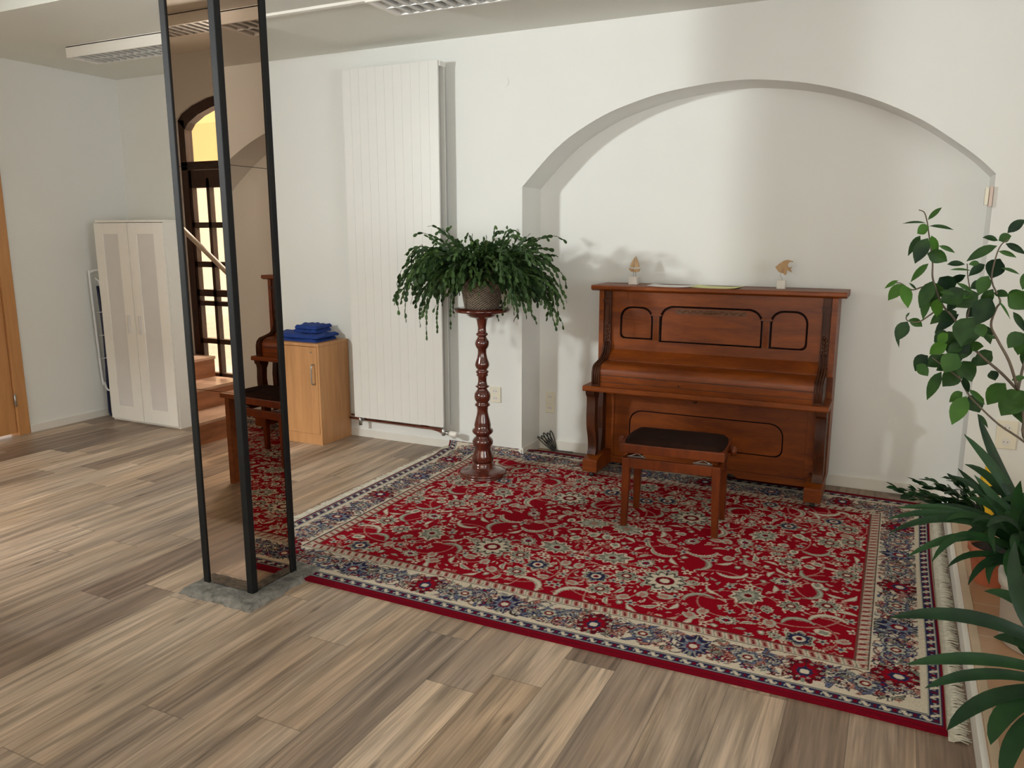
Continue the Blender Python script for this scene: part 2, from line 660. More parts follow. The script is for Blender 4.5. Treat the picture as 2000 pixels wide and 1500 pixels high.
def smooth_curve(pts, n=6):
    """Catmull-Rom through 3-D points"""
    P = [Vector(p) for p in pts]
    P = [P[0] * 2 - P[1]] + P + [P[-1] * 2 - P[-2]]
    out = []
    for i in range(1, len(P) - 2):
        for k in range(n):
            t = k / n
            a, b, c, d = P[i - 1], P[i], P[i + 1], P[i + 2]
            out.append(0.5 * ((2 * b) + (c - a) * t + (2 * a - 5 * b + 4 * c - d) * t * t + (3 * b - a - 3 * c + d) * t ** 3))
    out.append(P[-2])
    return out


def rrect(x0, x1, z0, z1, r, n=8):
    """r = (bottom-left, bottom-right, top-right, top-left)"""
    if not isinstance(r, (tuple, list)):
        r = (r,) * 4
    out = []
    for (cx, cz, a0, rr) in ((x0 + r[0], z0 + r[0], 180, r[0]), (x1 - r[1], z0 + r[1], 270, r[1]), (x1 - r[2], z1 - r[2], 0, r[2]), (x0 + r[3], z1 - r[3], 90, r[3])):
        for k in range(n + 1):
            a = math.radians(a0 + 90 * k / n)
            out.append((cx + rr * math.cos(a), cz + rr * math.sin(a)))
    return out


# ------------------------------------------------------------------ setting
WY, NY = 4.968, 5.28          # front plane of the back wall, back of the niche
XL, XR = -6.25, 2.6
ZC = 3.05
DOORY = -0.15
ARCH = [(-2.348, 1.905), (-2.27, 1.985), (-2.198, 2.057), (-2.113, 2.135), (-1.981, 2.229), (-1.773, 2.335), (-1.572, 2.401), (-1.379, 2.445), (-1.131, 2.474), (-0.968, 2.48), (-0.835, 2.475), (-0.607, 2.443), (-0.387, 2.388), (-0.172, 2.308), (0.038, 2.2), (0.219, 2.073), (0.33, 1.985), (0.412, 1.905)]


def build_back_wall():
    m = MB()
    m.box(XL - 0.2, ARCH[0][0], WY, WY + 0.5, 0, ZC + 0.15)
    m.box(ARCH[-1][0], XR + 0.2, WY, WY + 0.5, 0, ZC + 0.15)
    # arch infill with real thickness, one prism per step of the arch
    sc = [(p[0], 0, p[1]) for p in ARCH]
    pts = [(p.x, p.z) for p in smooth_curve(sc, 4)]
    for (a, b) in zip(pts[:-1], pts[1:]):
        m.prism([a, b, (b[0], ZC + 0.15), (a[0], ZC + 0.15)], 1, WY, NY + 0.01)
    m.box(ARCH[0][0] - 0.001, ARCH[-1][0] + 0.001, NY, NY + 0.19, 0, ZC + 0.15)
    return struct(m.build('wall_back', M_WALL), 'white plastered back wall with a wide arched niche behind the piano', 'wall')


build_back_wall()
struct(MB().box(XL - 0.2, XL, 3.87, WY + 0.3, 0, ZC + 0.1).box(XL - 0.2, XL, 2.9, 3.87, 2.09, ZC + 0.1).box(XL - 0.2, XL, -0.4, 2.9, 0, ZC + 0.1).build('wall_left', M_WALL), 'grey white left wall with the beech door', 'wall')
struct(MB().box(XR, XR + 0.2, -1.5, 0.2, 0, ZC + 0.1).box(XR, XR + 0.2, 2.4, WY + 0.3, 0, ZC + 0.1).box(XR, XR + 0.2, 0.2, 2.4, 0, 0.95).box(XR, XR + 0.2, 0.2, 2.4, 2.55, ZC + 0.1).build('wall_right', M_WALL), 'white side wall with an added window past the plants', 'wall')
_w = MB()
for _y in (0.2, 1.26, 2.32):
    _w.box(XR + 0.02, XR + 0.1, _y, _y + 0.08, 0.95, 2.55)
_w.box(XR + 0.02, XR + 0.1, 0.2, 2.4, 0.95, 1.03).box(XR + 0.02, XR + 0.1, 0.2, 2.4, 2.47, 2.55)
_o = struct(_w.build('added_side_window', M_DKFRAME), 'unseen brown framed window added in the right side wall for light', 'window')  # window added behind the right fill lamp, out of view
MB().box(XR + 0.055, XR + 0.06, 0.25, 2.35, 1.0, 2.5).build('pane', M_GLASS, _o)
struct(MB().box(XL - 0.2, 0.335, -1.5, NY + 0.02, -0.2, 0.0).build('floor', M_FLOOR), 'grey brown oak plank floor', 'floor')
cl = MB().box(XL - 0.2, -3.6, DOORY - 0.12, 3.2, ZC, ZC + 0.15).box(-3.6, XR + 0.2, -1.5, 3.2, ZC, ZC + 0.15).box(XL - 0.2, XR + 0.2, 3.2, WY + 0.1, 2.9, ZC + 0.15)
struct(cl.build('ceiling', M_CEIL), 'plastered ceiling with a lower strip along the back wall', 'ceiling')

# street wall with the arched glazed door behind the camera on the left (seen in the mirror pillar)
DY = -0.15
DX0, DX1 = -5.60, -4.20
DARC = [(-5.60, 2.53), (-5.55, 2.58), (-5.42, 2.64), (-5.24, 2.69), (-5.07, 2.712), (-4.90, 2.72), (-4.73, 2.712), (-4.56, 2.69), (-4.38, 2.64), (-4.25, 2.58), (-4.20, 2.53)]
m = MB()
m.box(XL - 0.2, DX0, DY - 0.12, DY, 0, ZC + 0.1).box(DX1, -3.6, DY - 0.12, DY, 0, ZC + 0.1)
for a, b in zip(DARC[:-1], DARC[1:]):
    m.prism([a, b, (b[0], ZC + 0.1), (a[0], ZC + 0.1)], 1, DY - 0.12, DY)
m.box(-3.6, -3.4, -1.5, DY - 0.001, 0, ZC + 0.1)
# assumed, unseen shop front behind the camera
m.box(-3.4, -2.3, -1.5, -1.3, 0, ZC + 0.1).box(2.3, XR, -1.5, -1.3, 0, ZC + 0.1).box(-2.3, 2.3, -1.5, -1.3, 0, 0.9).box(-2.3, 2.3, -1.5, -1.3, 2.6, ZC + 0.1)
struct(m.build('wall_street', M_WALL), 'street side wall with arched door and assumed shop window', 'wall')
wf = MB()
for x0, x1 in ((-2.3, -2.22), (-0.80, -0.72), (0.72, 0.80), (2.22, 2.3)):
    wf.box(x0, x1, -1.44, -1.36, 0.9, 2.6)
wf.box(-2.3, 2.3, -1.44, -1.36, 0.9, 0.98).box(-2.3, 2.3, -1.44, -1.36, 2.52, 2.6)
o = struct(wf.build('window_1', M_DKFRAME), 'unseen wide brown framed shop window assumed behind the camera', 'window')  # assumed window backing the added fill lamp, out of view
MB().box(-2.25, 2.25, -1.405, -1.395, 0.95, 2.55).build('pane', M_GLASS, o)

# arched door (door_2)
dd = MB()
yo, yi = DY - 0.10, DY - 0.02
inn = [(-4.90 + (x + 4.90) * (0.70 - 0.075) / 0.70, z - 0.075) for x, z in DARC]
for i in range(len(DARC) - 1):
    dd.prism([inn[i], inn[i + 1], DARC[i + 1], DARC[i]], 1, yo, yi)
dd.box(-5.60, -5.53, yo, yi, 0.0, 2.53).box(-4.27, -4.20, yo, yi, 0.0, 2.53)
dd.box(-5.60, -4.20, yo, yi, 2.125, 2.19)
door2 = struct(dd.build('door_2', M_DKFRAME), 'dark brown arched street door with many small panes', 'door')
for sx in (1, -1):
    lf = MB()
    mx_ = -4.90

    def bx(xa, xb, za, zb, d=0.02):
        a, b = (xa, xb) if sx > 0 else (2 * mx_ - xb, 2 * mx_ - xa)
        lf.box(a, b, yo + d, yi - 0.01, za, zb)
    bx(-5.53, -5.50, 0.05, 2.12)
    bx(-4.935, -4.905, 0.05, 2.12)
    for xa in (-5.335, -5.135):
        bx(xa, xa + 0.035, 0.05, 2.05)
    for za, zb in ((1.975, 2.12), (1.64, 1.687), (1.306, 1.354), (1.054, 1.112), (0.973, 1.013), (0.64, 0.683), (0.34, 0.38), (0.05, 0.12)):
        bx(-5.53, -4.905, za, zb)
    o = lf.build('door_leaf', M_DKFRAME, door2)
    g = MB()
    a, b = (-5.52, -4.91) if sx > 0 else (2 * mx_ + 4.91, 2 * mx_ + 5.52)
    g.box(a, b, yo + 0.04, yo + 0.045, 0.06, 2.1)
    g.build('pane', M_GLASS, o)
MB().box(-5.52, -4.28, yo + 0.04, yo + 0.045, 2.19, 2.50).build('pane', M_GLASS, door2)
# world outside
struct(MB().box(-16, 6, -7.0, -6.8, 2.6, 9).build('wall_opposite', M_FACY), 'yellow house front across the street', 'wall')
struct(MB().box(-16, 6, -7.02, -6.78, -0.1, 2.6).build('wall_opposite_base', M_FACC), 'cream base of the house across the street', 'wall')
struct(MB().box(-16, 6, -7.0, -1.5, -0.3, -0.02).box(-16, -3.6, -1.5, -0.45, -0.3, -0.02).build('floor_street', M_PAVE), 'grey street paving outside', 'pavement')

# laminate stairs up to the door level
st = thing('staircase', 'short flight of wood laminate steps below the arched door, seen in the mirror pillar', 'stairs', (-5.2, 0.4, 0))
xs = [-4.70, -5.02, -5.34, -5.66, XL + 0.002]
for i in range(4):
    z = 0.18 * (i + 1)
    MB().box(XL + 0.002, xs[i], DY + 0.01, 1.15, z - 0.18, z - 0.025).build('riser', M_STAIR, st)
    MB().box(xs[i + 1] - (0.0 if i == 3 else 0.02) if i < 3 else XL + 0.002, xs[i] + 0.015, DY + 0.01, 1.15, z - 0.025, z).build('tread', M_TREAD, st, 0.003)
hr = MB().tube([(-5.98, -0.06, 1.98), (-5.58, -0.06, 1.68), (-5.10, -0.06, 1.32), (-4.72, -0.06, 1.03)], 0.022, 10)
hr = hr.build('handrail', M_RAIL)
tag(hr, 'pale sloping handrail crossing the glazed door, seen in the mirror pillar', 'handrail')
for x, z in ((-5.7, 1.77), (-4.82, 1.105)):
    MB().tube([(x, -0.06, z), (x, -0.06, z - 0.06), (x, -0.15, z - 0.06)], 0.008, 6).build('bracket', M_STEEL, hr)

tb = thing('side_table', 'low brown wooden table whose panel leg shows in the mirror pillar', 'table', (-3.4, 0.97, 0))
MB().box(-3.82, -3.0, 0.68, 1.26, 0.57, 0.60).build('table_top', M_TABLE, tb, 0.003)
MB().box(-3.80, -3.765, 0.70, 1.24, 0, 0.57).build('leg', M_TABLE, tb)
MB().box(-3.055, -3.02, 0.70, 1.24, 0, 0.57).build('leg', M_TABLE, tb)

# beech door in the left wall
dr = struct(MB().box(XL - 0.1, XL + 0.012, 3.775, 3.868, 0, 2.085).box(XL - 0.1, XL + 0.012, 2.90, 3.775, 2.0, 2.085).box(XL - 0.1, XL + 0.012, 2.905, 2.99, 0, 2.0).build('door_1', M_DOORW, bevel=0.003), 'plain beech door in its frame on the left wall', 'door')
MB().box(XL - 0.05, XL - 0.008, 2.992, 3.77, 0.022, 1.995).build('door_leaf', M_DOORW, dr)
for z in (0.24, 1.75):
    MB().tube([(XL + 0.012, 3.772, z), (XL + 0.012, 3.772, z + 0.10)], 0.009, 8).build('hinge', M_STEEL, dr)

# skirtings
struct(MB().box(XL, XL + 0.012, 3.87, WY, 0, 0.065).build('baseboard_left', M_SKIRT, bevel=0.003))
struct(MB().box(XL + 0.012, ARCH[0][0], WY - 0.010, WY, 0, 0.06).build('baseboard_back', M_SKIRT, bevel=0.003))
struct(MB().box(ARCH[0][0], ARCH[-1][0], NY - 0.012, NY, 0, 0.075).box(ARCH[0][0], ARCH[0][0] + 0.012, WY, NY, 0, 0.075).build('baseboard_niche', M_SKIRT, bevel=0.003))
# tiled step on the right
struct(MB().box(0.355, XR, -1.3, WY, -0.2, 0.08).build('floor_tiled', M_TILE), 'raised tiled floor beside the rug', 'floor')
struct(MB().box(0.335, 0.357, -1.3, WY, -0.02, 0.075).build('trim_1', M_SKIRT, bevel=0.002), 'white board edging the tiled step', 'trim')
struct(MB().box(0.357, 0.388, -1.3, WY, 0.07, 0.084).build('trim_2', mat('beige_edge_profile', (190, 168, 140), 0.5), bevel=0.003), 'beige edge profile of the tiled step', 'trim')


# ------------------------------------------------------------------ mirror pillar
PX0, PX1, PY0, PY1 = -2.752, -2.46, 2.42, 2.70
pil = thing('mirror_pillar', 'tall square pillar clad in bronze mirror with black corner strips', 'pillar', ((PX0 + PX1) / 2, (PY0 + PY1) / 2, 0))
MB().box(PX0 + 0.012, PX1 - 0.012, PY0 + 0.012, PY1 - 0.012, 0.02, ZC).build('core', M_BLACK, pil)


def slab():
    m = MB()
    n = 18
    x0, x1, y0, y1 = -2.80, -2.385, 2.325, 2.80
    top = 0.024
    base = []
    for (a, b) in (((x0, y0), (x1, y0)), ((x1, y0), (x1, y1)), ((x1, y1), (x0, y1)), ((x0, y1), (x0, y0))):
        for k in range(n):
            t = k / n
            base.append((a[0] + (b[0] - a[0]) * t, a[1] + (b[1] - a[1]) * t))
    cx, cy = (x0 + x1) / 2, (y0 + y1) / 2
    rings = []
    for s_, z in ((1.03, 0.0), (1.0, 0.010), (0.97, 0.020), (0.93, top), (0.0, top)):
        r = []
        for (x, y) in base:
            j = (random.random() - 0.5) * 0.014 if s_ > 0.9 else 0
            r.append((cx + (x - cx) * s_ + j, cy + (y - cy) * s_ + j, z + (random.random() - 0.5) * 0.004 * (s_ > 0.9) * (z > 0)))
        rings.append(r)
    N_ = len(base)
    v = [p for r in rings for p in r]
    f = [(i * N_ + k, i * N_ + (k + 1) % N_, (i + 1) * N_ + (k + 1) % N_, (i + 1) * N_ + k) for i in range(len(rings) - 1) for k in range(N_)]
    m.add(v, f, False)
    return m


part(slab().build('base_slab', M_CONC, pil), 'rough grey concrete footing')
SEAMS = [0.030, 0.930, 1.868, 2.80, ZC]
e = 0.004
for a, b in zip(SEAMS[:-1], SEAMS[1:]):
    MB().box(PX0 + 0.015, PX1 - 0.015, PY0 + 0.004, PY0 + 0.011, a + 0.001, b - 0.001).build('mirror_panel', M_MIRROR, pil)
    MB().box(PX1 - 0.011, PX1 - 0.004, PY0 + 0.015, PY1 - 0.015, a + 0.001, b - 0.001).build('mirror_panel', M_MIRROR, pil)
    MB().box(PX0 + 0.004, PX0 + 0.011, PY0 + 0.015, PY1 - 0.015, a + 0.001, b - 0.001).build('mirror_panel', M_MIRROR, pil)
    MB().box(PX0 + 0.015, PX1 - 0.015, PY1 - 0.011, PY1 - 0.004, a + 0.001, b - 0.001).build('mirror_panel', M_MIRROR, pil)
for x, y in ((PX0, PY0), (PX1, PY0), (PX0, PY1), (PX1, PY1)):
    sx = 1 if x == PX0 else -1
    sy = 1 if y == PY0 else -1
    wd = 0.031
    x0, x1 = sorted((x - sx * 0.003, x + sx * wd))
    y0, y1 = sorted((y - sy * 0.003, y + sy * wd))
    MB().box(x0, x1, y0, y1, 0.026, ZC).build('corner_strip', M_BLACK, pil, 0.003)


# ------------------------------------------------------------------ ceiling luminaires
def luminaire(x0, x1, y0, y1, label, ztop=2.9, zb=2.82):
    t = thing('ceiling_light', label, 'ceiling light', ((x0 + x1) / 2, (y0 + y1) / 2, ztop), 'louvred ceiling lights')
    h = MB()
    h.box(x0, x1, y0, y0 + 0.014, zb, ztop - 0.006).box(x0, x1, y1 - 0.014, y1, zb, ztop - 0.006)
    h.box(x0, x0 + 0.03, y0 + 0.014, y1 - 0.014, zb, ztop - 0.006).box(x1 - 0.03, x1, y0 + 0.014, y1 - 0.014, zb, ztop - 0.006)
    h.box(x0, x1, y0, y1, ztop - 0.012, ztop - 0.001)
    h.build('housing', M_WPAINT, t)
    ym = (y0 + y1) / 2
    lv = MB()
    # side reflectors and centre spine
    for ya, yb in ((y0 + 0.014, ym), (ym, y1 - 0.014)):
        lv.prism([(ya, zb), (ya + 0.012, ztop - 0.02), (ya, ztop - 0.02)], 0, x0 + 0.03, x1 - 0.03)
        lv.prism([(yb, zb), (yb, ztop - 0.02), (yb - 0.012, ztop - 0.02)], 0, x0 + 0.03, x1 - 0.03)
    n = int(round((x1 - x0 - 0.06) / 0.072))
    st_ = (x1 - x0 - 0.06) / n
    for k in range(1, n):
        xc = x0 + 0.03 + k * st_
        lv.prism([(xc - 0.015, zb + 0.001), (xc + 0.015, zb + 0.001), (xc + 0.002, zb + 0.045), (xc - 0.002, zb + 0.045)], 1, y0 + 0.014, y1 - 0.014)
    lv.build('louvre', M_LOUV, t)
    tu = MB()
    for yc in ((y0 + ym) / 2 + 0.004, (y1 + ym) / 2 - 0.004):
        tu.tube([(x0 + 0.04, yc, zb + 0.060), (x1 - 0.04, yc, zb + 0.060)], 0.010, 8)
    tu.build('fluorescent_tube', M_FROST, t)
    return t


luminaire(-5.45, -3.84, 3.945, 4.195, 'left louvred ceiling light, partly behind the mirror pillar')
luminaire(-2.715, -1.11, 3.75, 4.06, 'louvred ceiling light cut by the top edge of the photo, above the radiator')
luminaire(-5.95, -3.7, 0.52, 0.76, 'louvred ceiling light seen only in the mirror pillar', ZC, ZC - 0.08)
cdt = MB().box(-3.84, -2.715, 3.93, 3.965, 2.885, 2.9).build('cable_trunking', M_WPAINT)
tag(cdt, 'thin white cable trunking on the ceiling between two louvred lights', 'cable trunking')

# ------------------------------------------------------------------ wardrobe
wr = thing('wardrobe', 'white wardrobe with two frosted panel doors in the left corner', 'wardrobe', (-5.655, 4.7, 0))
x0, x1, yf, yb, zt = -6.058, -5.250, 4.495, 4.95, 1.700
MB().box(x0, x0 + 0.018, yf, yb, 0, zt - 0.018).box(x1 - 0.018, x1, yf, yb, 0, zt - 0.018).box(x0 + 0.018, x1 - 0.018, yb - 0.01, yb, 0, zt - 0.018).box(x0 + 0.018, x1 - 0.018, yf, yb, 0.03, 0.05).box(x0 + 0.018, x1 - 0.018, yf + 0.005, yf + 0.02, 0, 0.03).box(x0, x1, yf - 0.006, yb, zt - 0.018, zt).build('body', M_WPAINT, wr, 0.002)
for (a, b, pa, pb, hx) in ((x0 + 0.002, -5.660, -5.958, -5.774, -5.724), (-5.654, x1 - 0.002, -5.556, -5.360, -5.594)):
    z0_, z1_ = 0.02, zt - 0.022
    pz0, pz1 = 0.135, 1.588
    d = MB()
    d.box(a, pa, yf - 0.02, yf - 0.002, z0_, z1_).box(pb, b, yf - 0.02, yf - 0.002, z0_, z1_)
    d.box(pa, pb, yf - 0.02, yf - 0.002, z0_, pz0).box(pa, pb, yf - 0.02, yf - 0.002, pz1, z1_)
    dr_ = d.build('door', M_WPAINT, wr, 0.0015)
    part(MB().box(pa, pb, yf - 0.012, yf - 0.006, pz0, pz1).build('inset_panel', M_FROST, dr_), 'frosted grey panel')
    MB().box(hx - 0.009, hx + 0.009, yf - 0.036, yf - 0.020, 0.775, 0.925).build('handle', M_FROST, dr_, 0.004)

# folded airer behind it
ra = thing('folded_drying_rack', 'folded drying rack of white and navy tube leaning between wall and wardrobe', 'drying rack', (-6.16, 4.6, 0))
loop = []
P0 = [(-6.205, 4.545, 0.31), (-6.212, 4.53, 0.36), (-6.205, 4.50, 1.20), (-6.195, 4.505, 1.265), (-6.15, 4.53, 1.285), (-6.09, 4.56, 1.285)]
MB().tube(smooth_curve(P0, 5), 0.010, 8).build('frame_tube', M_TUBEW, ra)
P1 = [(-6.19, 4.54, 1.22), (-6.16, 4.56, 1.15), (-6.12, 4.58, 0.75), (-6.10, 4.585, 0.40), (-6.115, 4.57, 0.30), (-6.15, 4.56, 0.24), (-6.19, 4.55, 0.25), (-6.205, 4.545, 0.31)]
MB().tube(smooth_curve(P1, 5), 0.009, 8).build('wing_tube', M_TUBEW, ra)
P2 = [(-6.19, 4.555, 1.15), (-6.175, 4.56, 0.7), (-6.20, 4.565, 0.25), (-6.205, 4.565, 0.06), (-6.19, 4.565, 0.015), (-6.14, 4.565, 0.011), (-6.08, 4.565, 0.011)]
part(MB().tube(smooth_curve(P2, 5), 0.011, 8).build('leg', M_NAVY, ra), 'navy blue tube leg')
P3 = [(-6.185, 4.60, 1.0), (-6.185, 4.60, 0.1), (-6.17, 4.60, 0.05), (-6.08, 4.60, 0.045)]
part(MB().tube(smooth_curve(P3, 5), 0.009, 8).build('leg', M_NAVY, ra), 'navy blue tube leg')
for z in (0.52, 0.72, 0.92):
    MB().tube([(-6.20, 4.53, z), (-6.12, 4.575, z + 0.015)], 0.004, 6).build('rung', M_TUBEW, ra)

# ------------------------------------------------------------------ beech cabinet with folded blankets
cb = thing('cabinet', 'low beech cabinet beside the radiator, half behind the mirror pillar', 'cabinet', (-4.11, 4.78, 0))
cx0, cx1, cyf, cyb, czt = -4.42, -3.855, 4.60, 4.955, 0.782
MB().box(cx0, cx0 + 0.018, cyf, cyb, 0, czt - 0.022).box(cx1 - 0.018, cx1, cyf, cyb, 0, czt - 0.022).box(cx0 + 0.018, cx1 - 0.018, cyb - 0.01, cyb, 0, czt - 0.022).box(cx0 + 0.018, cx1 - 0.018, cyf + 0.003, cyb, 0.065, 0.083).box(cx0 + 0.018, cx1 - 0.018, cyf + 0.004, cyf + 0.02, 0, 0.065).build('body', M_BEECH, cb, 0.001)
MB().box(cx0 - 0.003, cx1 + 0.003, cyf - 0.006, cyb, czt - 0.022, czt).build('top', M_BEECH, cb, 0.002)
dr_ = MB().box(cx0 + 0.02, cx1 - 0.02, cyf - 0.001, cyf + 0.016, 0.085, czt - 0.026).build('door', M_BEECH, cb, 0.001)
MB().tube(smooth_curve([(-3.905, cyf - 0.002, 0.475), (-3.905, cyf - 0.03, 0.482), (-3.905, cyf - 0.034, 0.55), (-3.905, cyf - 0.03, 0.618), (-3.905, cyf - 0.002, 0.625)], 4), 0.0055, 8).build('handle', M_STEEL, dr_)
MB().tube([(-3.928, cyf, 0.716), (-3.928, cyf - 0.003, 0.716)], 0.007, 12).build('lock', M_STEEL, dr_)


def blanket(name, x0, x1, y0, y1, z0, layers, th, material, label):
    m = MB()
    n = 22
    for li in range(layers):
        zb, zt_ = z0 + li * th, z0 + (li + 1) * th - 0.002
        xs0, xs1 = x0 + random.uniform(0, .02), x1 - random.uniform(0, .025)
        ys0, ys1 = y0 + random.uniform(0, .015), y1
        v, f = [], []
        for i in range(n + 1):
            for j in range(n + 1):
                u, w_ = i / n, j / n
                z = zt_ + 0.004 * math.sin(9 * u + li) * math.cos(7 * w_ + li * 2) + 0.003 * math.sin(23 * u + 11 * w_)
                eu = min(u, 1 - u, w_, 1 - w_)
                z -= th * 0.45 * max(0, 1 - eu / 0.07) ** 2
                v.append((xs0 + (xs1 - xs0) * u + 0.006 * math.sin(5 * w_ + li), ys0 + (ys1 - ys0) * w_ + 0.005 * math.sin(6 * u + li), z))
        N1 = n + 1
        for i in range(n):
            for j in range(n):
                f.append((i * N1 + j, (i + 1) * N1 + j, (i + 1) * N1 + j + 1, i * N1 + j + 1))
        m.add(v, f, True)
        # rim down to the layer below
        idx = [i * N1 for i in range(N1)] + [n * N1 + j for j in range(1, N1)] + [i * N1 + n for i in range(n - 1, -1, -1)] + [j for j in range(n - 1, 0, -1)]
        rim = [v[k] for k in idx]
        R = len(rim)
        cxx, cyy = (xs0 + xs1) / 2, (ys0 + ys1) / 2
        bulge = [(cxx + (p[0] - cxx) * 1.02, cyy + (p[1] - cyy) * 1.02, (zb + p[2]) / 2) for p in rim]
        low = [(p[0], p[1], zb) for p in rim]
        vv = rim + bulge + low
        ff = []
        for a in (0, 1):
            for k in range(R):
                ff.append((a * R + k, (a + 1) * R + k, (a + 1) * R + (k + 1) % R, a * R + (k + 1) % R))
        ff.append(tuple(2 * R + k for k in range(R)))
        m.add(vv, ff, True)
    o = m.build(name, material, origin=((x0 + x1) / 2, (y0 + y1) / 2, z0))
    return o


b1 = blanket('folded_blanket', -4.36, -3.90, 4.64, 4.90, czt + 0.001, 2, 0.030, M_BLUE, '')
tag(b1, 'wide folded royal blue blanket lying directly on the beech cabinet', 'blanket', 'folded blue blankets')
b2 = blanket('folded_blanket', -4.19, -3.95, 4.70, 4.90, czt + 0.063, 2, 0.030, M_BLUE, '')
tag(b2, 'smaller folded royal blue blanket on top of the wider blue one', 'blanket', 'folded blue blankets')

# ------------------------------------------------------------------ radiator
RX0, RX1, RY, RZ0, RZ1 = -3.715, -2.915, 4.825, 0.195, 2.742
rad = thing('radiator', 'tall white vertical panel radiator on the back wall', 'radiator', ((RX0 + RX1) / 2, 4.9, 0))
m = MB()
n = 11
pitch = (RX1 - RX0) / n
for k in range(n):
    a = RX0 + k * pitch
    m.box(a + 0.0005, a + pitch - 0.0005, RY, RY + 0.012, RZ0, RZ1)
m.box(RX0, RX1, RY + 0.0012, RY + 0.014, RZ0 + 0.002, RZ1 - 0.002)
m.build('front_panel', M_RAD, rad)
MB().box(RX0 + 0.03, RX1 - 0.045, RY + 0.014, RY + 0.06, RZ0 + 0.02, RZ1 - 0.03).build('fin_pack', M_RADD, rad)
MB().box(RX0 + 0.01, RX1 + 0.012, RY + 0.014, RY + 0.085, RZ1 - 0.035, RZ1 - 0.002).build('top_collector', M_RAD, rad, 0.002)
MB().box(RX0 + 0.01, RX1 + 0.004, RY + 0.075, RY + 0.085, RZ0, RZ1 - 0.035).build('rear_panel', M_RAD, rad)
for x, z in ((-3.6, 2.4), (-3.03, 2.4), (-3.6, 0.4), (-3.03, 0.4)):
    MB().box(x - 0.02, x + 0.02, RY + 0.085, WY, z - 0.02, z + 0.02).build('bracket', M_RAD, rad)
pp = MB()
pp.tube([(-3.84, WY - 0.045, 0.155), (-3.0, WY - 0.045, 0.150), (-2.95, WY - 0.075, 0.150)], 0.009, 8)
pp.tube([(-3.84, WY - 0.02, 0.175), (-3.2, WY - 0.02, 0.165), (-3.02, WY - 0.03, 0.130), (-2.97, WY - 0.06, 0.125)], 0.008, 8)
part(pp.build('supply_pipe', M_COPPER, rad), 'reddish copper pipes under the panel')
MB().lathe(-3.70, RY + 0.05, [(0.014, 0.12), (0.014, 0.195)], 12).tube([(-3.70, RY + 0.05, 0.15), (-3.70, WY - 0.03, 0.155)], 0.012, 10).build('valve', M_STEEL, rad)
vv = MB().lathe(-2.945, RY + 0.05, [(0.013, 0.12), (0.016, 0.125), (0.016, 0.165), (0.010, 0.17), (0.010, 0.20)], 12)
vv.tube([(-2.945, RY + 0.05, 0.145), (-2.885, RY + 0.045, 0.142)], 0.012, 10)
vv.build('valve', M_STEEL, rad)
MB().tube([(-2.89, RY + 0.045, 0.142), (-2.88, RY + 0.045, 0.142), (-2.84, RY + 0.043, 0.14), (-2.825, RY + 0.042, 0.14)], [0.018, 0.023, 0.023, 0.019], 14).build('thermostat_head', M_WPAINT, rad)


# ------------------------------------------------------------------ sockets and small wall fittings
def wall_plate(cx, cz, w_, h_, Y, label, holes, name='wall_socket', cat='socket', group='wall sockets', material=None):
    t = thing(name, label, cat, (cx, Y, cz), group)
    MB().box(cx - w_ / 2, cx + w_ / 2, Y - 0.012, Y, cz - h_ / 2, cz + h_ / 2).build('cover_plate', material or M_CREAMP, t, 0.003)
    for hx, hz, r in holes:
        ring = [(hx + r * math.cos(a * math.pi / 10), hz + r * math.sin(a * math.pi / 10)) for a in range(20)]
        MB().prism(ring, 1, Y - 0.0135, Y - 0.0125).build('insert', M_SKIRT, t)
        for d in (-0.009, 0.009):
            MB().prism([(hx + d + 0.0028 * math.cos(a * math.pi / 4), hz + 0.0028 * math.sin(a * math.pi / 4)) for a in range(8)], 1, Y - 0.0142, Y - 0.0134).build('pin_hole', M_DARKP, t)
    return t


wall_plate(-2.555, 0.45, 0.085, 0.115, WY, 'cream double socket on the wall behind the plant stand', [(-2.555, 0.476, 0.019), (-2.555, 0.424, 0.019)])
wall_plate(-2.258, 0.402, 0.070, 0.072, NY, 'upper pale socket in the niche corner left of the piano', [(-2.258, 0.402, 0.020)])
wall_plate(-2.258, 0.318, 0.070, 0.072, NY, 'lower pale socket in the niche corner left of the piano', [(-2.258, 0.318, 0.020)])
wall_plate(0.60, 0.51, 0.10, 0.16, WY, 'cream double socket low on the right wall behind the plants', [(0.60, 0.55, 0.022), (0.60, 0.47, 0.022)])
q = thing('alarm_sensor', 'narrow cream sensor box at the right edge of the arched niche', 'sensor', (0.405, WY, 1.79))
MB().box(0.372, 0.389, WY - 0.02, WY + 0.03, 1.745, 1.835).build('magnet_box', M_CREAMP, q, 0.003)
part(MB().box(0.391, 0.408, WY - 0.024, WY + 0.03, 1.735, 1.840).build('sensor_box', mat('pinkish_plastic', (212, 190, 178), 0.5), q, 0.003), 'pinkish box')


def round_cover(x, z, label, r=0.036):
    m = MB()
    ring = [(x + r * math.cos(a * math.pi / 16), z + r * math.sin(a * math.pi / 16)) for a in range(32)]
    ring2 = [(x + (r - 0.004) * math.cos(a * math.pi / 16), z + (r - 0.004) * math.sin(a * math.pi / 16)) for a in range(32)]
    m.prism(ring, 1, WY - 0.003, WY)
    m.prism(ring2, 1, WY - 0.0045, WY - 0.003)
    o = m.build('junction_box_cover', M_WALL, origin=(x, WY, z))
    o2 = Vector((x, WY, z))
    tag(o, label, 'wall cover', 'painted over round covers')
    return o


round_cover(-5.826, 2.293, 'round painted cover high on the wall above the white wardrobe')
round_cover(-2.482, 2.59, 'round painted cover high on the wall right of the radiator')

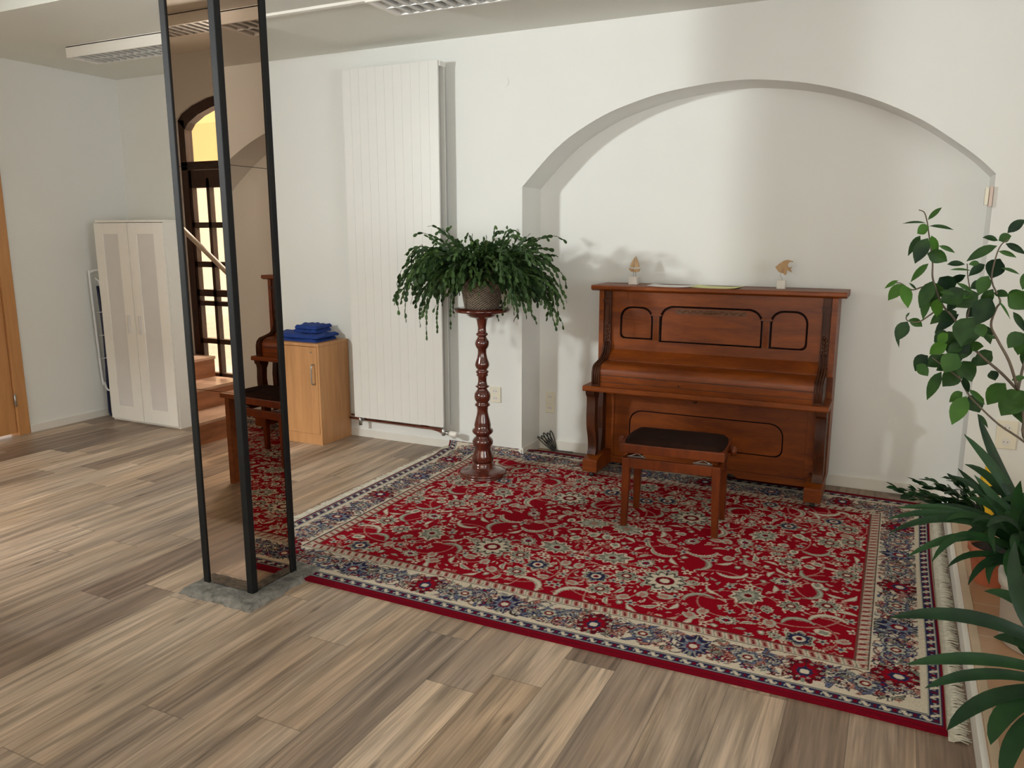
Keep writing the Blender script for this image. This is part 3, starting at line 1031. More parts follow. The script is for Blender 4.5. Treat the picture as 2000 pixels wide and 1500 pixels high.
# cable coil in niche corner
cc = MB()
for k in range(5):
    pts = []
    tilt = math.radians(76 - 9 * k)
    hx = 0.085 - 0.006 * (k % 2)
    for a in range(0, 360, 20):
        t = math.radians(a)
        along_ = hx * (1 - math.cos(t))          # from the foot of the loop upwards
        u_, v_ = along_, 0.016 * math.sin(t)
        pts.append((-2.20 - u_ * math.cos(tilt) + 0.4 * v_, NY - 0.035 - 0.008 * k + v_, max(0.008, 0.010 + u_ * math.sin(tilt) * 0.85)))
    cc.tube(pts, 0.0038, 6, closed=True)
cc.tube(smooth_curve([(-2.235, NY - 0.05, 0.03), (-2.20, NY - 0.045, 0.010), (-2.12, NY - 0.045, 0.008), (-2.06, NY - 0.04, 0.008)], 4), 0.0045, 6)
o = cc.build('coiled_cable', M_DARKP)
tag(o, 'coil of dark cable on the floor in the niche corner', 'cable')


# ------------------------------------------------------------------ rug
RUGX0, RUGX1, RUGY0 = -2.93, 0.263, 2.665


def weave_pattern(nx, ny, Wd, Hd):
    """colour of every knot; u along x, v along y from the front edge, metres"""
    C = {k: np.array(lin(v)) for k, v in dict(red=(140, 6, 26), dred=(108, 8, 26), cream=(204, 192, 172), grey=(134, 136, 122), lgrey=(170, 168, 152), navy=(40, 42, 76), dark=(44, 28, 34), pink=(168, 120, 108), blue=(98, 106, 126), brown=(110, 70, 62)).items()}
    U, V = np.meshgrid(np.linspace(0, Wd, nx), np.linspace(0, Hd, ny))
    img = np.zeros((ny, nx, 3))
    img[:] = C['red']
    dxm, dym = Wd / (nx - 1), Hd / (ny - 1)

    def stamp(cx, cy, ang, s, fn, clip=None, flip=1):
        R = s * 1.15
        i0, i1 = max(0, int((cx - R) / dxm)), min(nx, int((cx + R) / dxm) + 2)
        j0, j1 = max(0, int((cy - R) / dym)), min(ny, int((cy + R) / dym) + 2)
        if i0 >= i1 or j0 >= j1:
            return
        u = (U[j0:j1, i0:i1] - cx) / s
        v = (V[j0:j1, i0:i1] - cy) / s
        ca, sa = math.cos(ang), math.sin(ang)
        x, y = flip * (u * ca + v * sa), -u * sa + v * ca
        sub = img[j0:j1, i0:i1]
        ok = np.ones(x.shape, bool)
        if clip is not None:
            uu, vv_ = U[j0:j1, i0:i1], V[j0:j1, i0:i1]
            ok = (uu > clip[0]) & (uu < clip[1]) & (vv_ > clip[2]) & (vv_ < clip[3])
        for mk, col in fn(x, y):
            sub[mk & ok] = C[col] if isinstance(col, str) else col

    def rosette(n=8, cols=('cream', 'grey', 'dred', 'cream')):
        def fn(x, y):
            r, t = np.hypot(x, y), np.arctan2(y, x)
            w_ = 1 + 0.16 * np.cos(n * t)
            return [(r < 0.92 * w_, cols[0]), ((r < 0.74 * w_) & (r > 0.66 * w_), 'dark'), (r < 0.62 * w_, cols[1]), ((np.abs(np.cos(n * t / 2)) < 0.25) & (r < 0.9 * w_) & (r > 0.5), 'dark'), (r < 0.38, cols[2]), (r < 0.2, cols[3])]
        return fn

    def palmette(cols=('cream', 'grey', 'lgrey', 'dred'), vein='dark'):
        def fn(x, y):
            yy = y + 0.15
            t = np.arctan2(x, yy)
            r = np.hypot(x / 0.78, yy / 1.0)
            env = 0.78 + 0.10 * np.cos(9 * t) + 0.12 * np.cos(t)
            return [(r < env, cols[0]), ((r < env * 0.80) & (r > env * 0.74), 'dark'), (r < env * 0.70, cols[1]), ((np.abs(np.sin(4.5 * t)) < 0.18) & (r < env * 0.95) & (r > env * 0.4), vein), (r < env * 0.42, cols[2]), (np.hypot(x, y + 0.1) < 0.16, cols[3]), ((np.abs(x) < 0.05) & (y < -0.55) & (y > -1.0), 'grey')]
        return fn

    def feather(cols=('cream', 'grey')):
        def fn(x, y):
            r, t = np.hypot(x, y + 0.2), np.arctan2(y + 0.2, x)
            ph = np.clip((t + 0.2) / 2.9, 0, 1)
            wd = 0.24 * np.sin(np.pi * ph) ** 0.7 + 0.02
            saw = 0.10 * np.abs(((ph * 11) % 1) - 0.5) * 2
            inside = (t > -0.2) & (t < 2.7)
            o_ = inside & (r < 0.85) & (r > 0.85 - wd - saw)
            i_ = inside & (r < 0.79) & (r > 0.79 - wd * 0.5)
            return [(o_, cols[0]), (i_, cols[1])]
        return fn

    def leaf(cols=('cream', 'grey'), k=0.35):
        def fn(x, y):
            yc = y - k * (1 - x * x) + k * 0.5
            h_ = 0.30 * np.clip(1 - np.abs(x) ** 1.6, 0, 1)
            return [(np.abs(yc) < h_, cols[0]), (np.abs(yc) < h_ * 0.5, cols[1])]
        return fn

    def leafo(fill='blue', line='dark', k=0.4, hw=0.34):
        def fn(x, y):
            yc = y - k * (1 - x * x) + k * 0.5
            h_ = hw * np.clip(1 - np.abs(x) ** 1.5, 0, 1)
            return [((np.abs(yc) < h_) & (np.abs(x) < 1), line), ((np.abs(yc) < h_ - 0.09) & (np.abs(x) < 0.88), fill), ((np.abs(yc) < 0.035) & (np.abs(x) < 0.6), line)]
        return fn

    def bloom(n=5, cols=('cream', 'dred')):
        def fn(x, y):
            r, t = np.hypot(x, y), np.arctan2(y, x)
            return [(r < 0.7 + 0.28 * np.cos(n * t), cols[0]), (r < 0.3, cols[1])]
        return fn

    def tulip(cols=('cream', 'grey')):
        def fn(x, y):
            a = (np.abs(x) < 0.55 * np.sqrt(np.clip(1 - (y + 0.2) ** 2 / 0.7, 0, 1))) & (y < 0.45 - 0.55 * np.abs(((x * 2.2) % 1) - 0.5))
            b = (np.abs(x) < 0.28) & (y < 0.15) & (y > -0.6)
            return [(a, cols[0]), (b & a, cols[1])]
        return fn

    def ring_(th=0.09, a0=-3.2, a1=3.2, col='lgrey'):
        def fn(x, y):
            r, t = np.hypot(x, y), np.arctan2(y, x)
            return [((np.abs(r - 0.9) < th) & (t > a0) & (t < a1), col)]
        return fn

    # bands
    BX0, BX1 = 0.335, 0.298            # left and right border widths
    BF, BB = 0.365, 0.36              # front and back
    fld = (BX0, Wd - BX1, BF, Hd - BB)
    clipF = (fld[0] + 0.006, fld[1] - 0.006, fld[2] + 0.006, fld[3] - 0.006)
    cxm, cym = (fld[0] + fld[1]) / 2, (fld[2] + fld[3]) / 2
    R_ = random.Random(5)
    # scrolling vines
    for k in range(46):
        u, v = R_.uniform(fld[0], cxm), R_.uniform(fld[2], fld[3])
        s = R_.uniform(0.09, 0.24)
        a = R_.uniform(0, 6.28)
        for q_, fl in ((u, 1), (2 * cxm - u, -1)):
            stamp(q_, v, a * fl, s, ring_(0.0035 / s, -2.6, 1.8, 'pink'), clipF, fl)
    placed = []

    def place(num, rad, s, fns, tries=4000, pad=0.9):
        c = 0
        for _ in range(tries):
            if c >= num:
                break
            u, v = R_.uniform(fld[0] + rad * 0.7, cxm), R_.uniform(fld[2] + rad * 0.7, fld[3] - rad * 0.7)
            if any((u - a) ** 2 + (v - b) ** 2 < ((rad + r) * pad) ** 2 for a, b, r in placed):
                continue
            if cxm - u < rad * 0.9:
                u = cxm if cxm - u < rad * 0.45 else cxm - rad
                if any((u - a) ** 2 + (v - b) ** 2 < ((rad + r) * pad) ** 2 for a, b, r in placed):
                    continue
            placed.append((u, v, rad))
            fn = R_.choice(fns)
            a = R_.uniform(0, 6.28)
            sz = s * R_.uniform(0.85, 1.15)
            stamp(u, v, a, sz, fn, clipF)
            stamp(2 * cxm - u, v, -a, sz, fn, clipF, -1)
            c += 1
    place(7, 0.105, 0.11, [palmette(), palmette(('cream', 'lgrey', 'grey', 'pink')), rosette(10, ('lgrey', 'cream', 'dred', 'cream'))], pad=1.1)
    place(16, 0.080, 0.095, [feather(), feather(('lgrey', 'cream')), feather(('grey', 'lgrey'))], pad=0.85)
    place(24, 0.060, 0.062, [rosette(8), rosette(6, ('lgrey', 'navy', 'cream', 'dred')), palmette(('lgrey', 'cream', 'navy', 'red'))])
    place(95, 0.036, 0.046, [leaf(), leaf(('lgrey', 'cream'), -0.3), tulip(), tulip(('lgrey', 'pink')), palmette()], pad=0.85)
    place(260, 0.021, 0.027, [leaf(('lgrey', 'grey')), bloom(), leaf(('cream', 'pink'), 0.5), tulip(('grey', 'cream')), bloom(5, ('lgrey', 'navy'))], 9000, pad=0.85)
    place(340, 0.012, 0.016, [bloom(5, ('cream', 'dred')), leaf(('lgrey', 'cream')), leaf(('pink', 'cream')), bloom(4, ('pink', 'dred'))], 16000, pad=0.85)

    # border distance fields, normalised so every side uses the same bands
    dl, dr2 = U / BX0 * 0.298, (Wd - U) / BX1 * 0.298
    edge = 0.026
    df = np.where(V < edge, -1, (V - edge) / (BF - edge) * 0.298)
    db = np.where(Hd - V < edge, -1, (Hd - V - edge) / (BB - edge) * 0.298)
    side = np.argmin(np.stack([dl, dr2, df, db]), 0)
    d = np.minimum(np.minimum(dl, dr2), np.minimum(df, db))
    along = np.where((side == 0) | (side == 1), V, U)
    bd = d < 0.298
    img[bd] = C['cream']
    img[d < 0] = C['dred']
    main = (d > 0.072) & (d < 0.238)

    def bandcells(lo, hi, fn):
        mk = (d > lo) & (d < hi)
        dd_ = (d - lo) / (hi - lo)
        for m2, col in fn(dd_, along):
            img[mk & m2] = C[col]

    # outer guard: navy with cream slanted leaves and small boxes
    bandcells(0.012, 0.058, lambda q_, a: [(q_ > -1, 'navy'), ((np.abs(q_ - 0.12) < 0.05) | (np.abs(q_ - 0.9) < 0.05), 'lgrey'), ((np.abs(((a / 0.062) % 1) - 0.5 + (q_ - 0.5) * 0.5) < 0.13) & (q_ > 0.2) & (q_ < 0.8), 'cream'), ((np.abs(((a / 0.062 + 0.5) % 1) - 0.5) < 0.10) & (np.abs(q_ - 0.5) < 0.17), 'dred'), ((np.abs(((a / 0.031) % 1) - 0.5) < 0.12) & (q_ > 0.35) & (q_ < 0.6), 'lgrey')])
    bandcells(0.004, 0.012, lambda q_, a: [(q_ > -1, 'dred')])
    bandcells(0.0, 0.004, lambda q_, a: [(q_ > -1, 'red')])
    # inner guard: dusty red and cream dashes
    bandcells(0.25, 0.292, lambda q_, a: [(q_ > -1, 'cream'), (np.abs(((a / 0.044) % 1) - 0.5 + (q_ - 0.5) * 0.35) < 0.27, 'pink'), ((np.abs(((a / 0.044) % 1) - 0.5 + (q_ - 0.5) * 0.35) < 0.10) & (np.abs(q_ - .5) < .33), 'dred'), ((np.abs(((a / 0.044) % 1) - 0.5 + (q_ - 0.5) * 0.35) > 0.44), 'grey')])
    bandcells(0.240, 0.248, lambda q_, a: [(q_ > 0.35, 'dark')])
    bandcells(0.292, 0.298, lambda q_, a: [(q_ > -1, 'brown')])
    # main border ornaments
    segs = [('f', fld[0] * 0.5, Wd - BX1 * 0.5, edge + (BF - edge) * 0.52), ('b', fld[0] * 0.5, Wd - BX1 * 0.5, Hd - edge - (BB - edge) * 0.52), ('l', BF * 0.55, Hd - BB * 0.55, BX0 * 0.52), ('r', BF * 0.55, Hd - BB * 0.55, Wd - BX1 * 0.52)]
    wmx = 0.075
    for sd, a0, a1, cpos in segs:
        L_ = a1 - a0
        n_ = int(round(L_ / 0.21))
        rot = {'f': 0, 'b': math.pi, 'l': -math.pi / 2, 'r': math.pi / 2}[sd]
        lo, hi = {'f': (edge + (BF - edge) * 0.25, BF * 0.83), 'b': (edge + (BB - edge) * 0.25, BB * 0.83), 'l': (BX0 * 0.25, BX0 * 0.80), 'r': (BX1 * 0.25, BX1 * 0.80)}[sd]
        if sd == 'f':
            clip = (0.05, Wd - 0.05, lo, hi)
        elif sd == 'b':
            clip = (0.05, Wd - 0.05, Hd - hi, Hd - lo)
        elif sd == 'l':
            clip = (lo, hi, 0.08, Hd - 0.08)
        else:
            clip = (Wd - hi, Wd - lo, 0.08, Hd - 0.08)

        def pos(t, off=0.0):
            sgn = {'f': 1, 'b': -1, 'l': 1, 'r': -1}[sd]
            return (t, cpos + off * sgn) if sd in 'fb' else (cpos + off * sgn, t)
        # running vines
        for k in range(n_ * 2):
            t = a0 + L_ * (k + 0.5) / (n_ * 2)
            for q2 in range(8):
                x_, y_ = pos(t + R_.uniform(-0.05, 0.05), R_.uniform(-0.06, 0.06))
                s = R_.uniform(0.02, 0.05)
                stamp(x_, y_, R_.uniform(0, 6.28), s, ring_(0.003 / s, -2.4, 2.2, R_.choice(['dark', 'navy', 'brown', 'dark', 'dred'])), clip)
            for q2 in range(18):
                x_, y_ = pos(t + R_.uniform(-0.06, 0.06), R_.uniform(-0.075, 0.075))
                stamp(x_, y_, R_.uniform(0, 6.28), R_.uniform(0.024, 0.040), R_.choice([leafo('blue', 'navy'), leafo('lgrey', 'navy', -0.4), leafo('grey', 'dark', 0.5), leafo('pink', 'brown', 0.3), leafo('cream', 'navy', 0.5, 0.28)]), clip)
            for q2 in range(14):
                x_, y_ = pos(t + R_.uniform(-0.06, 0.06), R_.uniform(-0.078, 0.078))
                stamp(x_, y_, R_.uniform(0, 6.28), R_.uniform(0.012, 0.022), R_.choice([bloom(5, ('dred', 'cream')), leaf(('dark', 'blue')), leaf(('navy', 'lgrey')), bloom(4, ('navy', 'red')), leaf(('pink', 'dred')), bloom(5, ('pink', 'dark')), leaf(('grey', 'blue')), leaf(('brown', 'pink'))]), clip)
        for k in range(n_):
            t = a0 + L_ * (k + 0.5) / n_
            x_, y_ = pos(t)
            if k % 4 == 2:
                stamp(x_, y_, rot, 0.098, palmette(('navy', 'blue', 'dred', 'cream'), 'lgrey'), clip)
            elif k % 4 == 0:
                stamp(x_, y_, rot, 0.108, palmette(('dred', 'red', 'navy', 'cream'), 'dark'), clip)
                for dd2 in range(10):
                    aa = dd2 * 0.628
                    x2, y2 = x_ + 0.060 * math.cos(aa), y_ + 0.055 * math.sin(aa)
                    stamp(x2, y2, aa, 0.010, bloom(4, ('lgrey', 'navy')), clip)
            else:
                stamp(x_, y_, rot, 0.052, rosette(6, ('blue', 'lgrey', 'dred', 'cream')), clip)
                for sg in (-1, 1):
                    x2, y2 = pos(t + sg * 0.062, 0.02)
                    stamp(x2, y2, rot, 0.055, feather(('navy', 'lgrey')), clip, sg)
    # slight wool variation
    img *= (1 + (RNG.random((ny, nx, 1)) - 0.5) * 0.14)
    return np.clip(img, 0, 1)


def build_rug():
    Wd, Hd = RUGX1 - RUGX0, 2.50
    nx, ny = 700, 550
    img = weave_pattern(nx, ny, Wd, Hd)
    t = thing('rug', 'large red Persian patterned rug with cream floral border under the piano', 'rug', ((RUGX0 + RUGX1) / 2, 3.9, 0))
    u = np.linspace(0, 1, nx)
    v = np.linspace(0, 1, ny)
    Ug, Vg = np.meshgrid(u, v)
    X = RUGX0 + Ug * Wd
    yback = 5.195 + (5.105 - 5.195) * Ug
    Yf = RUGY0 + 0.006 * np.sin(Ug * 9) * (1 - Vg)
    Y = Yf + Vg * (yback - Yf)
    X = X - 0.015 * (1 - Ug) * (Vg) + 0.004 * np.sin(Vg * 8) * (Ug > 0.98)
    Z = 0.011 + 0.0012 * np.sin(Ug * 21) * np.sin(Vg * 17)
    # behind the wall front the rug has to climb the wall, except in the niche
    wgt = 1 / (1 + np.exp((X + 2.335) / 0.012))
    lim = 4.90
    over = np.maximum(0, Y - lim)
    Yc = lim + 0.058 * (1 - np.exp(-over / 0.06))
    Zc = Z + 0.058 * (1 - np.exp(-over ** 1.5 / 0.045))
    bul = 0.012 * np.exp(-((Y - 4.84) / 0.07) ** 2)
    Y = np.where(over > 0, Y * (1 - wgt) + Yc * wgt, Y)
    Z = np.where(over > 0, Z * (1 - wgt) + Zc * wgt, Z) + bul * wgt
    co = np.stack([X, Y, Z], -1).reshape(-1, 3)
    o_ = np.array(t['_o'])
    idx = np.arange(nx * ny).reshape(ny, nx)
    q = np.stack([idx[:-1, :-1], idx[:-1, 1:], idx[1:, 1:], idx[1:, :-1]], -1).reshape(-1, 4)
    # skirt
    rim = np.concatenate([idx[0, :], idx[1:, -1], idx[-1, ::-1][1:], idx[::-1, 0][1:-1]])
    low = co[rim].copy()
    low[:, 2] = np.maximum(0.0005, low[:, 2] - 0.0105)
    n0 = len(co)
    co2 = np.concatenate([co, low])
    k = np.arange(len(rim))
    kn = (k + 1) % len(rim)
    sk = np.stack([rim[k], n0 + k, n0 + kn, rim[kn]], -1)
    faces = np.concatenate([q, sk])
    me = bpy.data.meshes.new('pile')
    me.vertices.add(len(co2))
    me.vertices.foreach_set('co', (co2 - o_).astype(np.float32).ravel())
    me.loops.add(faces.size)
    me.loops.foreach_set('vertex_index', faces.ravel().astype(np.int32))
    me.polygons.add(len(faces))
    me.polygons.foreach_set('loop_start', (np.arange(len(faces)) * 4).astype(np.int32))
    me.update(calc_edges=True)
    cols = np.ones((len(co2), 4), np.float32)
    cols[:n0, :3] = img.reshape(-1, 3)
    cols[n0:, :3] = img.reshape(-1, 3)[rim]
    ca = me.attributes.new('weave', 'FLOAT_COLOR', 'POINT')
    ca.data.foreach_set('color', cols.ravel())
    me.materials.append(M_RUG)
    o = bpy.data.objects.new('pile', me)
    COL.objects.link(o)
    o.parent = t
    o['_o'] = tuple(o_)

    def fringe(xe, sgn, kil, ln, ya, yb, zlift):
        m = MB()
        if kil:
            m.box(min(xe, xe + sgn * kil), max(xe, xe + sgn * kil), ya, yb, 0.001, 0.006)
        n_ = int((yb - ya) / 0.0065)
        for k_ in range(n_):
            y = ya + (yb - ya) * (k_ + random.random() * 0.6) / n_
            z0 = 0.006 + (zlift * max(0, (y - 4.88) / 0.09) if y > 4.88 else 0)
            L_ = ln * random.uniform(0.75, 1.1)
            dy = random.uniform(-0.012, 0.012)
            x_ = xe + sgn * kil
            zt_ = max(0.003, 0.004 + 0.004 * random.random())
            pts = [(x_, y, z0), (x_ + sgn * L_ * 0.4, y + dy * 0.5, 0.5 * z0 + 0.006 + 0.004 * random.random()), (x_ + sgn * L_, y + dy + random.uniform(-.006, .006), zt_)]
            m.tube(pts, [0.0035, 0.003, 0.0022], 4)
        return part(m.build('fringe', M_FRINGE, t), 'cream cotton fringe')
    fringe(RUGX0 - 0.002, -1, 0.0, 0.062, RUGY0 + 0.004, 4.955, 0.03)
    fringe(RUGX1 + 0.001, 1, 0.018, 0.046, RUGY0 - 0.02, 4.93, 0.0)
    return t


build_rug()
ZR = 0.0115  # top of pile

# ------------------------------------------------------------------ plant stand, basket, Christmas cactus
SX, SY = -2.395, 4.464
sc = 720.0


def zz(yz):
    # zoomed picture row -> height on the stand plane
    return None


prof_px = [(540, 128), (548, 131), (556, 128), (560, 72), (572, 70), (584, 58), (590, 30), (605, 24), (640, 19), (664, 20), (672, 28), (678, 28), (686, 19), (698, 24), (712, 32), (726, 33), (740, 30), (754, 21), (775, 20), (800, 24), (825, 32), (838, 34), (852, 30), (862, 20), (868, 28), (876, 31), (884, 24), (890, 29), (900, 21), (925, 20), (945, 24), (952, 34), (960, 24), (966, 22), (975, 28), (990, 37), (1005, 39), (1022, 37), (1038, 27), (1046, 34), (1054, 37), (1062, 27), (1085, 25), (1110, 29), (1135, 35), (1160, 40), (1178, 38), (1186, 48), (1196, 51), (1206, 46), (1216, 34), (1226, 33), (1236, 44), (1250, 50), (1266, 48), (1280, 38), (1300, 41), (1325, 49), (1345, 52), (1362, 50), (1372, 52), (1380, 64), (1390, 78), (1400, 96), (1414, 108), (1424, 106), (1430, 112), (1438, 110)]
zt0, zb0 = 1.122, ZR
prof = [(hw / sc, zt0 + (zb0 - zt0) * (y_ - 540) / (1438 - 540)) for y_, hw in prof_px]
# the foot recedes with depth: the round base seen from above needs less height than it covers in the picture
stand = thing('plant_stand', 'tall turned dark red wooden plant pedestal standing on the rug', 'plant stand', (SX, SY, ZR))
top = [p for p in prof if p[1] > 1.06]
shaft = [p for p in prof if 0.10 < p[1] <= 1.075]
base = [(0.058, 0.108), (0.070, 0.098), (0.072, 0.080), (0.074, 0.070), (0.094, 0.060), (0.126, 0.050), (0.150, 0.041), (0.156, 0.031), (0.147, 0.022), (0.156, 0.018), (0.158, ZR)]
MB().lathe(SX, SY, [(r * 1.0, z) for r, z in top[::-1]], 48).build('top_plate', M_STAND, stand)
MB().lathe(SX, SY, [(r, z) for r, z in shaft[::-1]], 40).build('shaft', M_STAND, stand)
MB().lathe(SX, SY, base[::-1], 48).build('base', M_STAND, stand)

plant = thing('christmas_cactus', 'bushy drooping Christmas cactus in a wicker basket on the plant pedestal', 'potted plant', (SX, SY, 1.1225))
PZ = 1.1225
m = MB()
m.lathe(SX, SY, [(0.0, PZ + 0.01), (0.088, PZ + 0.01), (0.092, PZ), (0.110, PZ), (0.114, PZ + 0.02), (0.150, PZ + 0.23), (0.158, PZ + 0.245), (0.150, PZ + 0.25), (0.140, PZ + 0.235)], 40, cap=False)
m.build('wicker_basket', M_BASKET, plant)
MB().lathe(SX, SY, [(0.0, PZ + 0.215), (0.136, PZ + 0.21)], 24, cap=False).build('soil', M_SOIL, plant)
m = MB()


def cactus_stem(phi, elev, length, grav, seg=0.036, wd=0.0095, shade=0.25, start=0.05):
    p = Vector((SX + start * math.cos(phi), SY + start * math.sin(phi), PZ + 0.215))
    d = Vector((math.cos(phi) * math.cos(elev), math.sin(phi) * math.cos(elev), math.sin(elev)))
    nseg = int(length / seg)
    out = []
    for i in range(nseg):
        q0 = p.copy()
        d.z -= grav * (0.45 + 2.4 * (math.hypot(p.x - SX, p.y - SY) / 0.55) ** 2)
        d += Vector((random.uniform(-.12, .12), random.uniform(-.12, .12), random.uniform(-.08, .08)))
        d.normalize()
        p = p + d * seg
        out.append((q0, p.copy(), d.copy()))
    return out


def seg_leaf(m, a, b, d, wd, shade):
    nrm = Vector((random.uniform(-1, 1), random.uniform(-1, 1), random.uniform(-0.3, 1)))
    mid = (a + b) / 2
    L = b - a
    pts = [a - L * 0.06, a + L * 0.25, a + L * 0.62, a + L * 0.88, b + L * 0.05]
    m.blade(pts, [wd * 0.25, wd * 0.8, wd * 1.05, wd * 0.9, wd * 0.3], nrm, 0.25, shade)


rr = random.Random(3)
random.seed(21)
for k in range(520):
    phi = rr.uniform(0, 2 * math.pi)
    wide = 0.66 + 0.34 * abs(math.cos(phi - 0.2))
    elev = rr.uniform(-0.05, 0.95)
    ln = rr.uniform(0.30, 0.78) * wide
    if k % 7 == 0:
        elev, ln = rr.uniform(1.0, 1.5), rr.uniform(0.16, 0.27)
    gr = rr.uniform(0.07, 0.20)
    if math.sin(phi) > 0.35:
        ln = min(ln, 0.5)
    if math.cos(phi) < -0.3:
        ln *= 0.93
    chain = cactus_stem(phi, elev, ln, gr, start=rr.uniform(0.01, 0.13))
    tone = rr.random() * 0.35 + (0.5 if rr.random() < 0.06 else 0)
    zcut = rr.choice((1.06, 1.12, 1.16, 1.2, 1.25, 1.3))
    if math.sin(phi) < -0.2 and abs(math.cos(phi)) < 0.72:
        zcut = rr.uniform(1.27, 1.34)
    for i, (a, b, d) in enumerate(chain):
        rad = math.hypot(b.x - SX, b.y - SY)
        if b.z < PZ + 0.19 and rad < 0.165 or b.y > WY - 0.09 or (b.z < 1.14 and rad < 0.21) or b.z < zcut or b.z > 1.63 or (b.x < SX - 0.56) or (b.x > SX + 0.62):
            break
        seg_leaf(m, a, b, d, rr.uniform(0.0085, 0.0135), tone + 0.25 * (i / len(chain)) ** 3)
        if i > 2 and rr.random() < 0.34:
            dd_ = (d + Vector((rr.uniform(-.8, .8), rr.uniform(-.8, .8), rr.uniform(-.9, .2)))).normalized()
            c = b + dd_ * 0.034
            seg_leaf(m, b, c, dd_, 0.011, tone + 0.1)
            c2 = c + (dd_ + Vector((0, 0, -0.6))).normalized() * 0.03
            seg_leaf(m, c, c2, dd_, 0.010, tone + 0.2)
            if rr.random() < 0.5:
                c3 = c2 + (dd_ + Vector((0, 0, -1.4))).normalized() * 0.028
                seg_leaf(m, c2, c3, dd_, 0.009, tone + 0.25)
# a few long hanging strands
for (ex, ez) in ((-0.30, 0.92), (-0.22, 0.97), (-0.12, 1.0), (0.65, 1.16), (-0.35, 1.0)):
    pts = smooth_curve([(SX + ex * 0.2, SY - 0.1, PZ + 0.24), (SX + ex * 0.7, SY - 0.17, PZ + 0.22), (SX + ex * 0.95, SY - 0.2, (PZ + 0.2 + ez) / 2), (SX + ex, SY - 0.19, ez)], 6)
    for a, b in zip(pts[:-1], pts[1:]):
        seg_leaf(m, Vector(a), Vector(b), Vector(b) - Vector(a), 0.008, 0.4)
m.build('foliage', M_CACT, plant)

# ------------------------------------------------------------------ piano
PXL, PXR = -1.765, -0.305
YU, YL_, YB = 4.960, 5.000, 5.235     # upper front, lower front, back
piano = thing('upright_piano', 'brown mahogany upright piano standing in the arched niche', 'piano', ((PXL + PXR) / 2, 4.98, ZR))
# lid
lid = MB().prism([(4.905, 1.238), (4.915, 1.232), (4.930, 1.226), (YB, 1.226), (YB, 1.262), (4.915, 1.262), (4.905, 1.256)], 0, PXL - 0.050, PXR + 0.045).build('lid', M_PIANO, piano, 0.002)
g = MB().box(PXL + 0.02, PXR - 0.05, YB - 0.075, YB - 0.068, 1.2615, 1.2635)
g.build('lid_groove', M_GROOVE, lid)
# sides
for sx, xa, xb in ((-1, PXL, PXL + 0.032), (1, PXR - 0.032, PXR)):
    MB().prism([(YU - 0.03, 0.76), (YU - 0.03, 1.226), (YB - 0.01, 1.226), (YB - 0.01, 0.10), (YL_ - 0.01, 0.10), (YL_ - 0.01, 0.76)], 0, xa, xb).build('side_panel', M_PIANO, piano, 0.003)
MB().box(PXL + 0.033, PXR - 0.033, YB - 0.03, YB - 0.012, 0.10, 1.225).build('back_board', M_PIANOD, piano)
# carved pilasters next to the side panels and the cheeks curving down to the key bed
for xa, xb in ((PXL + 0.033, PXL + 0.080), (PXR - 0.080, PXR - 0.033)):
    c = MB()
    c.box(xa, xb, YU - 0.022, YU + 0.02, 0.84, 1.226)
    o = c.build('pilaster', M_PIANOD, piano, 0.003)
    d = MB()
    xm = (xa + xb) / 2
    d.box(xa - 0.004, xb + 0.004, YU - 0.034, YU - 0.02, 1.150, 1.172)
    d.prism([(p[0], p[1]) for p in rrect(xm - 0.013, xm + 0.013, 1.01, 1.135, 0.013, 5)], 1, YU - 0.032, YU - 0.02)
    for kz in range(10):
        z = 0.99 - kz * 0.014
        d.ball((xm + (0.006 if kz % 2 else -0.006), YU - 0.022, z), 0.011 - kz * 0.0005, 1, 0.8, 1.2, 8)
    d.box(xm - 0.014, xm - 0.010, YU - 0.028, YU - 0.02, 0.845, 0.86)
    part(d.build('carving', M_PIANOD, o), 'dark carved ornament')
    # cheek: profile in (y, z)
    ch = [(YU + 0.02, 0.62), (YU + 0.02, 0.90), (YU - 0.022, 0.90), (YU - 0.030, 0.86), (YU - 0.045, 0.82), (YU - 0.085, 0.790), (YU - 0.15, 0.775), (4.760, 0.765), (4.735, 0.748), (4.722, 0.715), (4.720, 0.66), (4.722, 0.625)]
    c = MB().prism([(a, b) for a, b in ch[::-1]], 0, xa - 0.002, xb + 0.002)
    o = c.build('cheek', M_PIANOD, piano, 0.004)
    fl_ = MB()
    for q_ in (-0.014, 0.0, 0.014):
        fl_.tube([(xm + q_, y_, z_) for y_, z_ in ((YU - 0.030, 0.895), (YU - 0.038, 0.86), (YU - 0.052, 0.82), (YU - 0.088, 0.794), (YU - 0.15, 0.779), (4.757, 0.769), (4.731, 0.749), (4.718, 0.715), (4.716, 0.64))], 0.0045, 6)
    part(fl_.build('fluting', M_PIANOD, o), 'raised fluting')
# upper front panel with three sunk fields
XA, XB = PXL + 0.080, PXR - 0.080


